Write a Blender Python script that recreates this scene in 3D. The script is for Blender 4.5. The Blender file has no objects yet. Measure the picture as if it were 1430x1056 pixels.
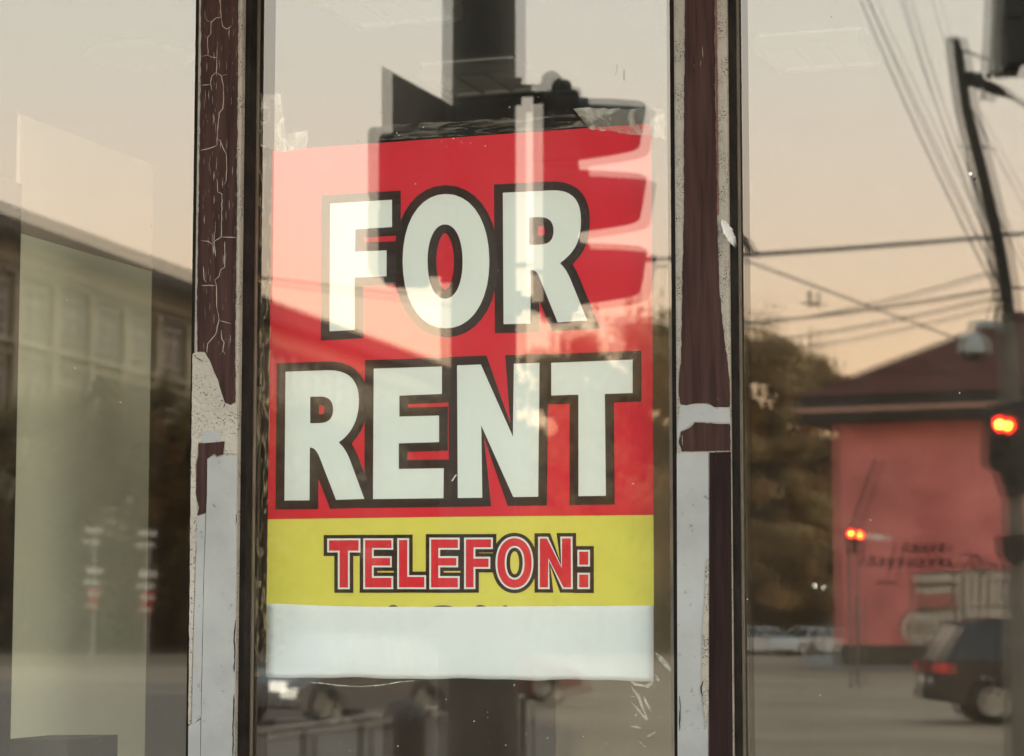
import bpy, math, random
from mathutils import Vector, Matrix
from mathutils.geometry import tessellate_polygon
random.seed(11)
S = bpy.context.scene
COL = S.collection
R = math.radians

# ------------------------------------------------------------------ camera
F = 85.0/36.0*1430.0                 # focal length in photo pixels
TH = R(19.2)                         # camera turned left of the glass normal
PH = math.atan2(870-528, F)          # and pitched up a little
DG = 2.8                             # distance to the glass
RIGHT = Vector((math.cos(TH), math.sin(TH), 0))
FWD = Vector((-math.sin(TH)*math.cos(PH), math.cos(TH)*math.cos(PH), math.sin(PH)))
UP = RIGHT.cross(FWD)
def ray(px, py): return FWD + RIGHT*((px-715)/F) + UP*((528-py)/F)
_r = ray(643, 560)
CAM = Vector((-_r.x*DG/_r.y, -DG, 1.65))
def G(px, py, y=0.0):
    """a measured point of the shop front, on the upright plane at this y"""
    r = ray(px, py); return CAM + r*((y-CAM.y)/r.y)
def GX(px, y=0.0): return G(px, 528, y).x
def GZ(py, px=643, y=0.0): return G(px, py, y).z
def V(px, py, d):
    """a measured point of the street, d metres along the line of sight that the glass folds back"""
    p = CAM + ray(px, py)*d; return Vector((p.x, -p.y, p.z))
RM = Vector((RIGHT.x, -RIGHT.y, 0))                      # along the street, left to right in the reflection
FM = Vector((-math.sin(TH), -math.cos(TH), 0))           # away from the glass, across the street
AZ = math.atan2(RM.y, RM.x)
def VG(px, d, z=0.0):
    p = V(px, 870, d); return Vector((p.x, p.y, z))
def VZ(py, d): return V(715, py, d).z

# ------------------------------------------------------------------ materials
MATS = {}
def mat(name, col, rough=0.7, var=0.0, vscale=8.0, bump=0.0, bscale=40.0, metal=0.0, stretch=(1,1,1), spec=0.4, col2=None, emit=None):
    m = bpy.data.materials.new(name); m.use_nodes = True; MATS[name] = m
    nt = m.node_tree; b = nt.nodes['Principled BSDF']
    b.inputs['Base Color'].default_value = (*col, 1); b.inputs['Roughness'].default_value = rough
    b.inputs['Metallic'].default_value = metal; b.inputs['Specular IOR Level'].default_value = spec
    if emit:
        b.inputs['Emission Color'].default_value = (*emit[0], 1); b.inputs['Emission Strength'].default_value = emit[1]
    tc = nt.nodes.new('ShaderNodeTexCoord'); mp = nt.nodes.new('ShaderNodeMapping')
    mp.inputs['Scale'].default_value = stretch
    nt.links.new(tc.outputs['Object'], mp.inputs['Vector'])
    if var or col2:
        n = nt.nodes.new('ShaderNodeTexNoise'); n.inputs['Scale'].default_value = vscale; n.inputs['Detail'].default_value = 6
        nt.links.new(mp.outputs['Vector'], n.inputs['Vector'])
        cr = nt.nodes.new('ShaderNodeValToRGB')
        c2 = col2 or tuple(min(1, c*(1+var)) for c in col)
        c1 = col if col2 else tuple(c*(1-var) for c in col)
        cr.color_ramp.elements[0].position = 0.32; cr.color_ramp.elements[1].position = 0.68
        cr.color_ramp.elements[0].color = (*c1, 1); cr.color_ramp.elements[1].color = (*c2, 1)
        nt.links.new(n.outputs['Fac'], cr.inputs['Fac']); nt.links.new(cr.outputs['Color'], b.inputs['Base Color'])
    if bump:
        n2 = nt.nodes.new('ShaderNodeTexNoise'); n2.inputs['Scale'].default_value = bscale; n2.inputs['Detail'].default_value = 5
        nt.links.new(mp.outputs['Vector'], n2.inputs['Vector'])
        bp = nt.nodes.new('ShaderNodeBump'); bp.inputs['Strength'].default_value = bump; bp.inputs['Distance'].default_value = 0.01
        nt.links.new(n2.outputs['Fac'], bp.inputs['Height']); nt.links.new(bp.outputs['Normal'], b.inputs['Normal'])
    return m

def glass_mat(name, refl, tint):
    m = bpy.data.materials.new(name); m.use_nodes = True; nt = m.node_tree; nt.nodes.clear()
    o = nt.nodes.new('ShaderNodeOutputMaterial'); mx = nt.nodes.new('ShaderNodeMixShader')
    t = nt.nodes.new('ShaderNodeBsdfTransparent'); t.inputs[0].default_value = (*tint, 1)
    if refl:
        g = nt.nodes.new('ShaderNodeBsdfGlossy'); g.inputs['Roughness'].default_value = 0.0; g.inputs[0].default_value = (1, 1, 1, 1)
        mx.inputs[0].default_value = refl
        nt.links.new(t.outputs[0], mx.inputs[1]); nt.links.new(g.outputs[0], mx.inputs[2])
        # uneven film of street dust
        df = nt.nodes.new('ShaderNodeBsdfDiffuse'); df.inputs[0].default_value = (.55, .52, .46, 1); m2 = nt.nodes.new('ShaderNodeMixShader')
        tc = nt.nodes.new('ShaderNodeTexCoord'); mp = nt.nodes.new('ShaderNodeMapping'); mp.inputs['Scale'].default_value = (5, 5, 1.6)
        n = nt.nodes.new('ShaderNodeTexNoise'); n.inputs['Scale'].default_value = 2.2; n.inputs['Detail'].default_value = 9; n.inputs['Roughness'].default_value = .68
        mr = nt.nodes.new('ShaderNodeMapRange'); mr.inputs[1].default_value = .35; mr.inputs[2].default_value = .75; mr.inputs[3].default_value = .002; mr.inputs[4].default_value = .020
        L = nt.links.new; L(tc.outputs['Object'], mp.inputs[0]); L(mp.outputs[0], n.inputs['Vector']); L(n.outputs['Fac'], mr.inputs[0]); L(mr.outputs[0], m2.inputs[0])
        L(mx.outputs[0], m2.inputs[1]); L(df.outputs[0], m2.inputs[2]); L(m2.outputs[0], o.inputs[0])
    else: nt.links.new(t.outputs[0], o.inputs[0])
    return m
M_GLASS = glass_mat('window glass face', 0.136, (0.97, 0.98, 0.97))
M_CLEAR = glass_mat('window glass back', 0, (1, 1, 1))

def tape_mat(name, lo, hi, scale, stretch=(1,1,1), col=(0.75,0.74,0.66), thr=(0.45,0.7)):
    m = bpy.data.materials.new(name); m.use_nodes = True; nt = m.node_tree; nt.nodes.clear()
    o = nt.nodes.new('ShaderNodeOutputMaterial'); mx = nt.nodes.new('ShaderNodeMixShader')
    t = nt.nodes.new('ShaderNodeBsdfTransparent'); p = nt.nodes.new('ShaderNodeBsdfPrincipled')
    p.inputs['Base Color'].default_value = (*col, 1); p.inputs['Roughness'].default_value = 0.35
    tc = nt.nodes.new('ShaderNodeTexCoord'); mp = nt.nodes.new('ShaderNodeMapping'); mp.inputs['Scale'].default_value = stretch
    n = nt.nodes.new('ShaderNodeTexNoise'); n.inputs['Scale'].default_value = scale; n.inputs['Detail'].default_value = 5; n.inputs['Distortion'].default_value = 1.2
    mr = nt.nodes.new('ShaderNodeMapRange')
    mr.inputs[1].default_value = thr[0]; mr.inputs[2].default_value = thr[1]; mr.inputs[3].default_value = lo; mr.inputs[4].default_value = hi
    L = nt.links.new
    L(tc.outputs['Object'], mp.inputs[0]); L(mp.outputs[0], n.inputs['Vector']); L(n.outputs['Fac'], mr.inputs[0]); L(mr.outputs[0], mx.inputs[0])
    L(t.outputs[0], mx.inputs[1]); L(p.outputs[0], mx.inputs[2]); L(mx.outputs[0], o.inputs[0])
    return m

def speckle_mat(name, col, dirt, scale=220, thr=0.2, patch=(0.4, 0.62), bmp=0.3):
    """old paint: off-white with clustered dark specks and grey soiling"""
    m = mat(name, col, 0.85, 0.12, 14, bmp, 160, spec=0.2)
    nt = m.node_tree; b = nt.nodes['Principled BSDF']; L = nt.links.new
    src = b.inputs['Base Color'].links[0].from_socket
    tc = nt.nodes.new('ShaderNodeTexCoord')
    vo = nt.nodes.new('ShaderNodeTexNoise'); vo.inputs['Scale'].default_value = scale; vo.inputs['Detail'].default_value = 3
    L(tc.outputs['Object'], vo.inputs['Vector'])
    mr = nt.nodes.new('ShaderNodeMapRange'); mr.inputs[1].default_value = 0.60-thr*0.3; mr.inputs[2].default_value = 0.68-thr*0.3
    L(vo.outputs['Fac'], mr.inputs[0])
    n = nt.nodes.new('ShaderNodeTexNoise'); n.inputs['Scale'].default_value = 35; n.inputs['Detail'].default_value = 4
    L(tc.outputs['Object'], n.inputs['Vector'])
    mr2 = nt.nodes.new('ShaderNodeMapRange'); mr2.inputs[1].default_value = patch[0]; mr2.inputs[2].default_value = patch[1]
    L(n.outputs['Fac'], mr2.inputs[0])
    mu = nt.nodes.new('ShaderNodeMath'); mu.operation = 'MULTIPLY'; L(mr.outputs[0], mu.inputs[0]); L(mr2.outputs[0], mu.inputs[1])
    mx = nt.nodes.new('ShaderNodeMix'); mx.data_type = 'RGBA'
    L(mu.outputs[0], mx.inputs[0]); L(src, mx.inputs[6]); mx.inputs[7].default_value = (*dirt, 1)
    L(mx.outputs[2], b.inputs['Base Color'])
    return m

M_PLASTER = speckle_mat('peeled white paint', (0.26, 0.25, 0.22), (0.035, 0.028, 0.025), 640, 0.22, (0.42, 0.58))
M_ROUGH = speckle_mat('rough primer', (0.30, 0.29, 0.26), (0.06, 0.045, 0.04), 330, 0.10, (0.42, 0.6))
M_WHITE = speckle_mat('white post paint', (0.25, 0.268, 0.275), (0.12, 0.11, 0.10), 120, -0.05, (0.5, 0.7), 0.06)
M_FILM = mat('brown wood film', (0.023, 0.0125, 0.0115), 0.8, 0, 1, 0.25, 60, stretch=(9, 9, 0.55), col2=(0.050, 0.027, 0.0245), spec=0.10)
for n in M_FILM.node_tree.nodes:
    if n.type == 'TEX_NOISE' and n.inputs['Scale'].default_value == 1: n.inputs['Scale'].default_value = 14
M_CRACK = mat('primer in the cracks', (0.25, 0.235, 0.20), 0.9)
M_RUBBER = mat('black window gasket', (0.012, 0.010, 0.009), 0.75, 0.4, 30, 0.2, 90, spec=0.12)
M_SPACER = mat('glazing spacer', (0.16, 0.14, 0.11), 0.55, 0.2, 20)
PB = dict(bump=0.35, bscale=4.0, spec=0.15)
M_RED = mat('poster red', (0.70, 0.022, 0.046), 0.6, 0.06, 5, **PB)
M_YEL = mat('poster yellow', (0.74, 0.71, 0.13), 0.6, 0.05, 4, **PB)
M_PWHITE = mat('poster white', (0.78, 0.87, 0.86), 0.6, 0.02, 4, **PB)
M_PBLACK = mat('poster black', (0.026, 0.014, 0.013), 0.6, spec=0.15)
M_PAPER = mat('blank white paper', (0.77, 0.84, 0.88), 0.7, 0.03, 9, 0.25, 9, stretch=(1.6, 1, .5))
M_TAPE = tape_mat('clear sticky tape', 0.22, 0.85, 30, col=(0.85, 0.84, 0.76))
M_TAPEL = tape_mat('shiny tape edge', 0.0, 0.75, 30, (6, 1, 1.2), (0.6, 0.5, 0.33), (0.5, 0.72))
M_SCRAP = tape_mat('tape scrap', 0.25, 0.8, 60)
M_FEATHER = mat('white feather', (0.55, 0.56, 0.55), 0.8)
M_DUST = mat('dust', (0.5, 0.48, 0.42), 0.9)
M_FLECK = mat('white fleck', (0.9, 0.95, 0.95), 0.6)

M_ASPH = mat('asphalt', (0.25, 0.18, 0.115), 0.9, 0.22, 0.25, 0.1, 30)
M_PAVE = mat('paving', (0.20, 0.19, 0.17), 0.85, 0.15, 1.5, 0.1, 20)
M_KERB = mat('kerb stone', (0.26, 0.25, 0.22), 0.85, 0.15, 3)
M_MARK = mat('road paint', (0.30, 0.29, 0.26), 0.8, 0.25, 3)
M_GRASS = mat('verge', (0.060, 0.052, 0.028), 0.95, 0.3, 2)
M_CONC = mat('grey concrete', (0.075, 0.070, 0.062), 0.9, 0.2, 6, 0.2, 30)
M_DARK = mat('black signal housing', (0.012, 0.012, 0.012), 0.5, 0.2, 12)
M_PLATE = mat('sign back', (0.035, 0.032, 0.028), 0.6, 0.2, 9)
M_GALV = mat('galvanised steel', (0.34, 0.33, 0.30), 0.5, 0.15, 5, metal=0.3)
M_STEEL = mat('grey painted steel', (0.14, 0.13, 0.11), 0.5, 0.15, 6)
M_WOODP = mat('weathered pole', (0.022, 0.019, 0.016), 0.85, 0.25, 6)
M_POLEG = mat('grey pole foot', (0.17, 0.15, 0.125), 0.85, 0.2, 4)
M_WIRE = mat('cable', (0.02, 0.018, 0.016), 0.6)
M_CAMW = mat('white camera shell', (0.42, 0.43, 0.40), 0.5, 0.05, 9)
M_LAMPR = mat('red signal lens lit', (0.5, 0.02, 0.01), 0.4, emit=((1.0, 0.010, 0.012), 30))
M_LAMPC = mat('hot centre of lit lens', (0.5, 0.1, 0.02), 0.4, emit=((1.0, 0.16, 0.012), 150))
M_LAMPO = mat('signal lens unlit', (0.03, 0.028, 0.02), 0.3)
M_HEADL = mat('lit headlamp', (0.8, 0.78, 0.7), 0.3, emit=((1.0, 0.93, 0.75), 14))
M_HEADC = mat('dipped headlamp', (0.8, 0.78, 0.7), 0.3, emit=((1.0, 0.93, 0.75), 5))
M_TAIL = mat('lit tail lamp', (0.5, 0.02, 0.02), 0.3, emit=((1.0, 0.06, 0.07), 0.35))
M_TAILO = mat('tail lamp', (0.30, 0.02, 0.02), 0.3)
M_LENS = mat('headlamp glass', (0.6, 0.6, 0.58), 0.2)
M_CBLK = mat('dark car paint', (0.022, 0.018, 0.018), 0.3, spec=0.5)
M_CWHT = mat('white car paint', (0.60, 0.60, 0.57), 0.3, spec=0.5)
M_CSIL = mat('grey car paint', (0.12, 0.115, 0.11), 0.3, spec=0.5)
M_CRED = mat('dark red car paint', (0.16, 0.02, 0.025), 0.3, spec=0.5)
M_CGLS = mat('car window', (0.015, 0.017, 0.018), 0.12, spec=0.5)
M_TYRE = mat('tyre', (0.014, 0.013, 0.012), 0.9)
M_RIM = mat('alloy rim', (0.42, 0.40, 0.34), 0.4, metal=0.4)
M_PINK = mat('pink render', (0.83, 0.225, 0.205), 0.9, 0.36, 0.42, 0.1, 4)
M_PLINTH = mat('dark plinth', (0.085, 0.075, 0.052), 0.9, 0.2, 1)
M_FASC = mat('eaves board', (0.40, 0.23, 0.17), 0.8, 0.1, 2)
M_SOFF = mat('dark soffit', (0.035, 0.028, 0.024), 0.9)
M_GRW = mat('graffiti white', (0.55, 0.47, 0.38), 0.9, 0.2, 1.2)
M_GRB = mat('graffiti brown', (0.045, 0.015, 0.014), 0.9, 0.2, 2)
M_GRG = mat('graffiti grey outline', (0.19, 0.15, 0.11), 0.9)
M_STONE = mat('facade render', (0.20, 0.165, 0.115), 0.9, 0.25, 0.4, 0.1, 3)
M_STONEL = mat('light cornice', (0.34, 0.29, 0.20), 0.9, 0.12, 0.5)
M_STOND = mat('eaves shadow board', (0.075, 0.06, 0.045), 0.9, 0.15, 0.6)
M_WIN = mat('facade glazing', (0.03, 0.03, 0.03), 0.2)
M_WFR = mat('facade window frame', (0.36, 0.33, 0.27), 0.8)
M_SHOPW = mat('shop render', (0.30, 0.28, 0.25), 0.9, 0.12, 2, 0.15, 30)
M_BOARD = mat('pale display board', (0.84, 0.90, 0.72), 0.85, 0.05, 2.5)
M_INW = mat('dim interior wall', (0.42, 0.36, 0.29), 0.9, 0.15, 1)
M_INF = mat('interior floor', (0.075, 0.060, 0.046), 0.6, 0.2, 2)
M_CEIL = mat('ceiling', (0.075, 0.070, 0.060), 0.9, 0.1, 3)
M_LOUV = mat('louvre metal', (0.62, 0.60, 0.52), 0.45, metal=0.2)
M_LTRAY = mat('glowing light tray', (0.5, 0.48, 0.42), 0.6, emit=((1, .93, .8), 0.30))  # added glow in place of light reaching the ceiling fittings
M_DESK = mat('dark counter', (0.014, 0.012, 0.011), 0.6, 0.15, 4)
M_NOENT = mat('sign red', (0.45, 0.03, 0.03), 0.5)
M_SIGNW = mat('sign white', (0.75, 0.73, 0.66), 0.5)
M_BARK = mat('bark', (0.05, 0.04, 0.03), 0.95, 0.3, 5)
def leaf_mat(name, col):
    """thin leaves: part of the light shines through"""
    m = bpy.data.materials.new(name); m.use_nodes = True; nt = m.node_tree; nt.nodes.clear()
    o = nt.nodes.new('ShaderNodeOutputMaterial'); mx = nt.nodes.new('ShaderNodeMixShader'); d = nt.nodes.new('ShaderNodeBsdfDiffuse'); t = nt.nodes.new('ShaderNodeBsdfTranslucent')
    d.inputs[0].default_value = (*col, 1); t.inputs[0].default_value = (*col, 1); mx.inputs[0].default_value = 0.5
    nt.links.new(d.outputs[0], mx.inputs[1]); nt.links.new(t.outputs[0], mx.inputs[2]); nt.links.new(mx.outputs[0], o.inputs[0]); return m
M_LEAF = [leaf_mat('leaf olive', (0.31, 0.235, 0.115)), leaf_mat('leaf dark', (0.21, 0.165, 0.085)), leaf_mat('leaf russet', (0.30, 0.175, 0.08))]
M_LEAFR = [leaf_mat('skylit leaf olive', (0.54, 0.42, 0.22)), leaf_mat('skylit leaf dark', (0.42, 0.32, 0.165)), leaf_mat('skylit leaf russet', (0.50, 0.31, 0.15))]  # right-hand trees: same leaves, stronger sky light put into the colour
M_TILE = mat('roof tile', (0.105, 0.036, 0.025), 0.9, 0.3, 1.5, spec=0.08)
nt = M_TILE.node_tree
w = nt.nodes.new('ShaderNodeTexWave'); w.inputs['Scale'].default_value = 1.6; w.bands_direction = 'Z'
tc = nt.nodes.new('ShaderNodeTexCoord'); bp = nt.nodes.new('ShaderNodeBump'); bp.inputs['Strength'].default_value = 0.8; bp.inputs['Distance'].default_value = 0.1
nt.links.new(tc.outputs['Object'], w.inputs['Vector']); nt.links.new(w.outputs['Fac'], bp.inputs['Height'])
nt.links.new(bp.outputs['Normal'], nt.nodes['Principled BSDF'].inputs['Normal'])

# ------------------------------------------------------------------ mesh helpers
def origin(o):
    v = Vector((0, 0, 0))
    while o is not None: v += o.location; o = o.parent
    return v
class MB:
    """collects shapes that become ONE mesh object"""
    def __init__(s): s.v = []; s.f = []; s.m = []; s.sm = []
    def add(s, vs, fs, mi=0, smooth=False):
        k = len(s.v); s.v += [Vector(v) for v in vs]
        for f in fs: s.f.append([k+i for i in f]); s.m.append(mi); s.sm.append(smooth)
        return s
    def box(s, a, b, mi=0):
        (x0, y0, z0), (x1, y1, z1) = a, b
        return s.add([(x0,y0,z0),(x1,y0,z0),(x1,y1,z0),(x0,y1,z0),(x0,y0,z1),(x1,y0,z1),(x1,y1,z1),(x0,y1,z1)],
              [(3,2,1,0),(4,5,6,7),(0,1,5,4),(1,2,6,5),(2,3,7,6),(3,0,4,7)], mi)
    def obox(s, c, ax, ay, az, mi=0):
        """box about c with half axes"""
        c = Vector(c); vs = [c+ax*i+ay*j+az*k for k in (-1,1) for i, j in ((-1,-1),(1,-1),(1,1),(-1,1))]
        return s.add(vs, [(3,2,1,0),(4,5,6,7),(0,1,5,4),(1,2,6,5),(2,3,7,6),(3,0,4,7)], mi)
    def prism(s, pts, off, mi=0):
        """closed outline extruded by the vector off"""
        pts = [Vector(p) for p in pts]; n = len(pts)
        tri = tessellate_polygon([pts]); off = Vector(off)
        s.add(pts + [p+off for p in pts], [tuple(t) for t in tri] + [tuple(n+i for i in reversed(t)) for t in tri]
              + [(i, (i+1) % n, n+(i+1) % n, n+i) for i in range(n)], mi)
        return s
    def tube(s, pts, rad, n=8, mi=0, smooth=True, cap=True):
        pts = [Vector(p) for p in pts]
        rads = rad if isinstance(rad, (list, tuple)) else [rad]*len(pts)
        vs = []; prev = None
        for i, p in enumerate(pts):
            t = (pts[min(i+1, len(pts)-1)] - pts[max(i-1, 0)]).normalized()
            a = prev if prev is not None else (Vector((0,0,1)) if abs(t.z) < 0.9 else Vector((1,0,0)))
            u = (a - t*a.dot(t)).normalized(); w = t.cross(u); prev = u
            for k in range(n):
                an = 2*math.pi*k/n; vs.append(p + (u*math.cos(an)+w*math.sin(an))*rads[i])
        fs = [(i*n+k, i*n+(k+1) % n, (i+1)*n+(k+1) % n, (i+1)*n+k) for i in range(len(pts)-1) for k in range(n)]
        s.add(vs, fs, mi, smooth)
        if cap:
            m = len(pts)-1
            s.add(vs[:n], [tuple(reversed(range(n)))], mi); s.add(vs[m*n:], [tuple(range(n))], mi)
        return s
    def lathe(s, c, axis, prof, n=16, mi=0, smooth=True, arc=1.0, start=0.0):
        """prof: (distance along axis, radius)"""
        c = Vector(c); ax = Vector(axis).normalized()
        a = Vector((0,0,1)) if abs(ax.z) < 0.9 else Vector((1,0,0))
        u = (a-ax*a.dot(ax)).normalized(); w = ax.cross(u); vs = []
        full = arc >= 1.0; nn = n if full else n+1
        for h, r in prof:
            for k in range(nn):
                an = start + 2*math.pi*arc*k/n; vs.append(c+ax*h+(u*math.cos(an)+w*math.sin(an))*r)
        fs = [(i*nn+k, i*nn+(k+1) % nn, (i+1)*nn+(k+1) % nn, (i+1)*nn+k) for i in range(len(prof)-1) for k in range(n)]
        return s.add(vs, fs, mi, smooth)
    def build(s, name, mats, parent=None, local=False):
        if not isinstance(mats, (list, tuple)): mats = [mats]
        me = bpy.data.meshes.new(name)
        o0 = origin(parent) if (parent and not local) else Vector((0,0,0))
        loc = Vector((0,0,0))
        if parent is None and not local and s.v:
            zs = min(v.z for v in s.v); loc = Vector((sum(v.x for v in s.v)/len(s.v), sum(v.y for v in s.v)/len(s.v), zs)); o0 = loc
        me.from_pydata([tuple(v-o0) for v in s.v], [], s.f)
        for m in mats: me.materials.append(m)
        me.polygons.foreach_set('material_index', s.m); me.polygons.foreach_set('use_smooth', s.sm)
        me.update()
        o = bpy.data.objects.new(name, me); COL.objects.link(o); o.location = loc
        if parent: o.parent = parent
        return o
def tag(o, label=None, cat=None, group=None, kind=None):
    if label: o['label'] = label
    if cat: o['category'] = cat
    if group: o['group'] = group
    if kind: o['kind'] = kind
    return o
def thing(name, label, cat, loc=(0,0,0), rz=0.0, group=None):
    o = bpy.data.objects.new(name, None); COL.objects.link(o); o.empty_display_size = 0.1
    o.location = loc; o.rotation_euler = (0, 0, rz); return tag(o, label, cat, group)
def bevel(o, w, seg=2):
    b = o.modifiers.new('bevel', 'BEVEL'); b.width = w; b.segments = seg; b.limit_method = 'ANGLE'; b.angle_limit = R(40); return o
def dup(root, loc, rz, label, group=None):
    def cp(o, par):
        c = o.copy(); COL.objects.link(c); c.parent = par
        for ch in [x for x in bpy.data.objects if x.parent == o]: cp(ch, c)
        return c
    r = cp(root, None); r.location = loc; r.rotation_euler = (0, 0, rz); r['label'] = label
    if group: r['group'] = group
    return r

# ------------------------------------------------------------------ shop front: building, posts, panes
YF = -0.030                                   # face of the posts
ZB, ZT = 0.55, 2.62                           # glass bottom / top
XL0, XL1 = GX(266.5, -0.012), GX(352, 0)         # left post
XR0, XR1 = GX(938.5, -0.016), GX(1033, 0)      # right post
XA, XB = XL0-1.45, XR1+1.45                   # outer ends of the side panes
shop = thing('shop_building', 'grey rendered shop building holding the window with the FOR RENT poster', 'building', (0, 0.1, 0))
MB().box((XA-3, -0.02, 0), (XB+3, 0.22, ZB-0.05)).build('base_wall', M_SHOPW, shop)
MB().box((XA-3, -0.02, ZT+0.06), (XB+3, 0.22, 10)).build('upper_wall', M_SHOPW, shop)
MB().box((XA-3, -0.02, ZB-0.047), (XA-0.06, 0.22, ZT+0.057)).build('wall_pier', M_SHOPW, shop)
MB().box((XB+0.06, -0.02, ZB-0.047), (XB+3, 0.22, ZT+0.057)).build('wall_pier', M_SHOPW, shop)
MB().box((XA-3, 0.222, 0), (XA-2.8, 9, 10)).box((XB+2.8, 0.222, 0), (XB+3, 9, 10)).box((XA-2.797, 8.8, 0), (XB+2.797, 9, 9.9)).build('side_wall', M_SHOPW, shop)
MB().box((XA-3, -0.15, 10.003), (XB+3, 9, 10.25)).build('roof', M_STOND, shop)
MB().box((XA-0.6, -0.60, 2.86), (XB+0.6, -0.022, 2.93)).build('added_shade_canopy', M_STEEL, shop)  # unseen ledge, added to keep sky light off the upper display board
MB().box((XA-0.056, -0.07, ZB-0.044), (XB+0.056, 0.10, ZB-0.003)).build('window_sill', M_STEEL, shop)
MB().box((XA-0.056, -0.03, ZT+0.003), (XB+0.056, 0.10, ZT+0.056)).build('window_head', M_FILM, shop)
MB().box((XA-0.056, -0.03, ZB), (XA-0.003, 0.10, ZT)).build('window_jamb', M_FILM, shop)
MB().box((XB+0.003, -0.03, ZB), (XB+0.056, 0.10, ZT)).build('window_jamb', M_FILM, shop)
# inside of the shop
tag(MB().box((XA-2.79, 0.225, 0.0), (XB+2.79, 8.79, 0.10)).build('floor', M_INF), kind='structure')
tag(MB().box((XA-2.79, 0.225, 3.15), (XB+2.79, 8.79, 3.25)).build('ceiling', M_CEIL), kind='structure')
tag(MB().box((XA-2.79, 8.6, 0.103), (XB+2.79, 8.78, 3.147)).box((XA-2.78, 0.23, 0.103), (XA-2.6, 8.59, 3.147)).box((XB+2.6, 0.23, 0.103), (XB+2.78, 8.59, 3.147)).build('interior_wall', M_INW), kind='structure')

def pane(name, label, x0, x1, s, t, grp=None):
    """double glazed unit: two panes a hair out of parallel, so the street mirrors twice, the second image moved by s, t"""
    p = thing(name, label, 'window pane', ((x0+x1)/2, 0, ZB))
    w, h = (x1-x0)/2, ZT-ZB
    for k, y in ((0, 0.0), (1, 0.016)):
        b = MB(); b.box((-w, y, 0), (w, y+0.004, h))
        b.m = [1]*6; b.m[2] = 0
        # turn about the middle of the visible part
        if k:
            rot = Matrix.Rotation(-s/(2*F), 3, 'Z') @ Matrix.Rotation(-t/(2*F), 3, 'X')
            c = Vector((0, y, 1.4)); b.v = [rot @ (v-c) + c for v in b.v]
        b.build('inner_glass' if k else 'outer_glass', [M_GLASS, M_CLEAR], p, local=True)
    b = MB()
    for xa, xb in ((-w+0.001, -w+0.0045), (w-0.012, w-0.001)): b.box((xa, 0.0062, 0.02), (xb, 0.0128, h-0.02))
    b.box((-w+0.0125, 0.0062, 0.003), (w-0.0125, 0.0128, 0.014)).box((-w+0.0125, 0.0062, h-0.014), (w-0.0125, 0.0128, h-0.003))
    b.build('spacer_bar', M_SPACER, p, local=True)
    return p
pane('window_pane', 'wide window pane left of the cracked brown post, mirroring a long pale facade', XA, XL0+0.004, -4, 19)
pane('window_pane', 'narrow middle window pane in front of the FOR RENT poster', XL1-0.004, XR0+0.002, 15, 11)
pane('window_pane', 'wide window pane right of the feathered post, mirroring a pink house and cables', XR1-0.004, XB, 12, 2)

def sheet(mb, pts, y, th, mi=0):
    """a thin flat layer on the post, outline measured on its face"""
    return mb.prism([G(px, py, y) for px, py in pts], (0, th, 0), mi)
def jag(pts, amp=1.0, step=7):
    """roughen an outline like torn film"""
    out = []; n = len(pts)
    for i in range(n):
        (x0, y0), (x1, y1) = pts[i], pts[(i+1) % n]; L = math.hypot(x1-x0, y1-y0); k = max(1, int(L/step))
        for j in range(k):
            t = j/k; a = amp if j else amp*0.3
            out.append((x0+(x1-x0)*t+random.uniform(-a, a), y0+(y1-y0)*t+random.uniform(-a, a)*0.6))
    return out
def crack(mb, pts, y, w=0.9, mi=0):
    ps = []
    for i in range(len(pts)-1):
        (x0, y0), (x1, y1) = pts[i], pts[i+1]; k = max(1, int(math.hypot(x1-x0, y1-y0)/5))
        for j in range(k): ps.append((x0+(x1-x0)*j/k+random.uniform(-.5, .5)*(j > 0), y0+(y1-y0)*j/k+random.uniform(-.4, .4)*(j > 0)))
    ps.append(pts[-1]); l = []; r = []
    for i, (x, yy) in enumerate(ps):
        a = ps[max(i-1, 0)]; b = ps[min(i+1, len(ps)-1)]; dx, dy = b[0]-a[0], b[1]-a[1]; q = math.hypot(dx, dy) or 1
        ww = w*random.uniform(.5, 1.1)*(0.35 if i in (0, len(ps)-1) else 1)/2
        l.append(G(x-dy/q*ww, yy+dx/q*ww, y)); r.append(G(x+dy/q*ww, yy-dx/q*ww, y))
    n = len(l); mb.add(l+r, [(i, i+1, n+i+1, n+i) for i in range(n-1)], mi)

# left post
lp = thing('window_post', 'left window post with cracked brown film peeling off above white paint', 'window post', ((XL0+XL1)/2, 0, ZB))
x0, x1 = GX(270, YF), GX(332.5, YF)
bevel(MB().box((x0, YF, ZB), (x1, -0.0015, ZT)).build('core', M_PLASTER, lp), 0.0025)
MB().box((x0+.018, 0.026, ZB), (x1-.035, 0.09, ZT)).build('inner_mullion', M_RUBBER, lp)
MB().box((XL0, -0.012, ZB), (x0-0.0005, -0.001, ZT)).build('gasket', M_RUBBER, lp)
g = MB(); xg = GX(345, -0.02); g.box((x1+0.0005, -0.020, ZB), (xg, -0.001, ZT)); g.box((xg-0.0004, -0.0085, ZB), (XL1, -0.0012, ZT)); g.build('gasket', M_RUBBER, lp)
b = MB()
y = YF-0.0012
sheet(b, jag([(281.5, -60), (281, 0), (280, 120), (278, 250), (276, 360), (275, 440), (275.5, 491), (286, 491), (293, 503), (299, 519), (305, 531), (309, 547), (314, 562), (322, 565), (328.5, 561), (328, 500), (329, 400), (330, 330), (331, 180), (332.5, 0), (333, -60)], 0.6, 6), y, 0.001)
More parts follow.
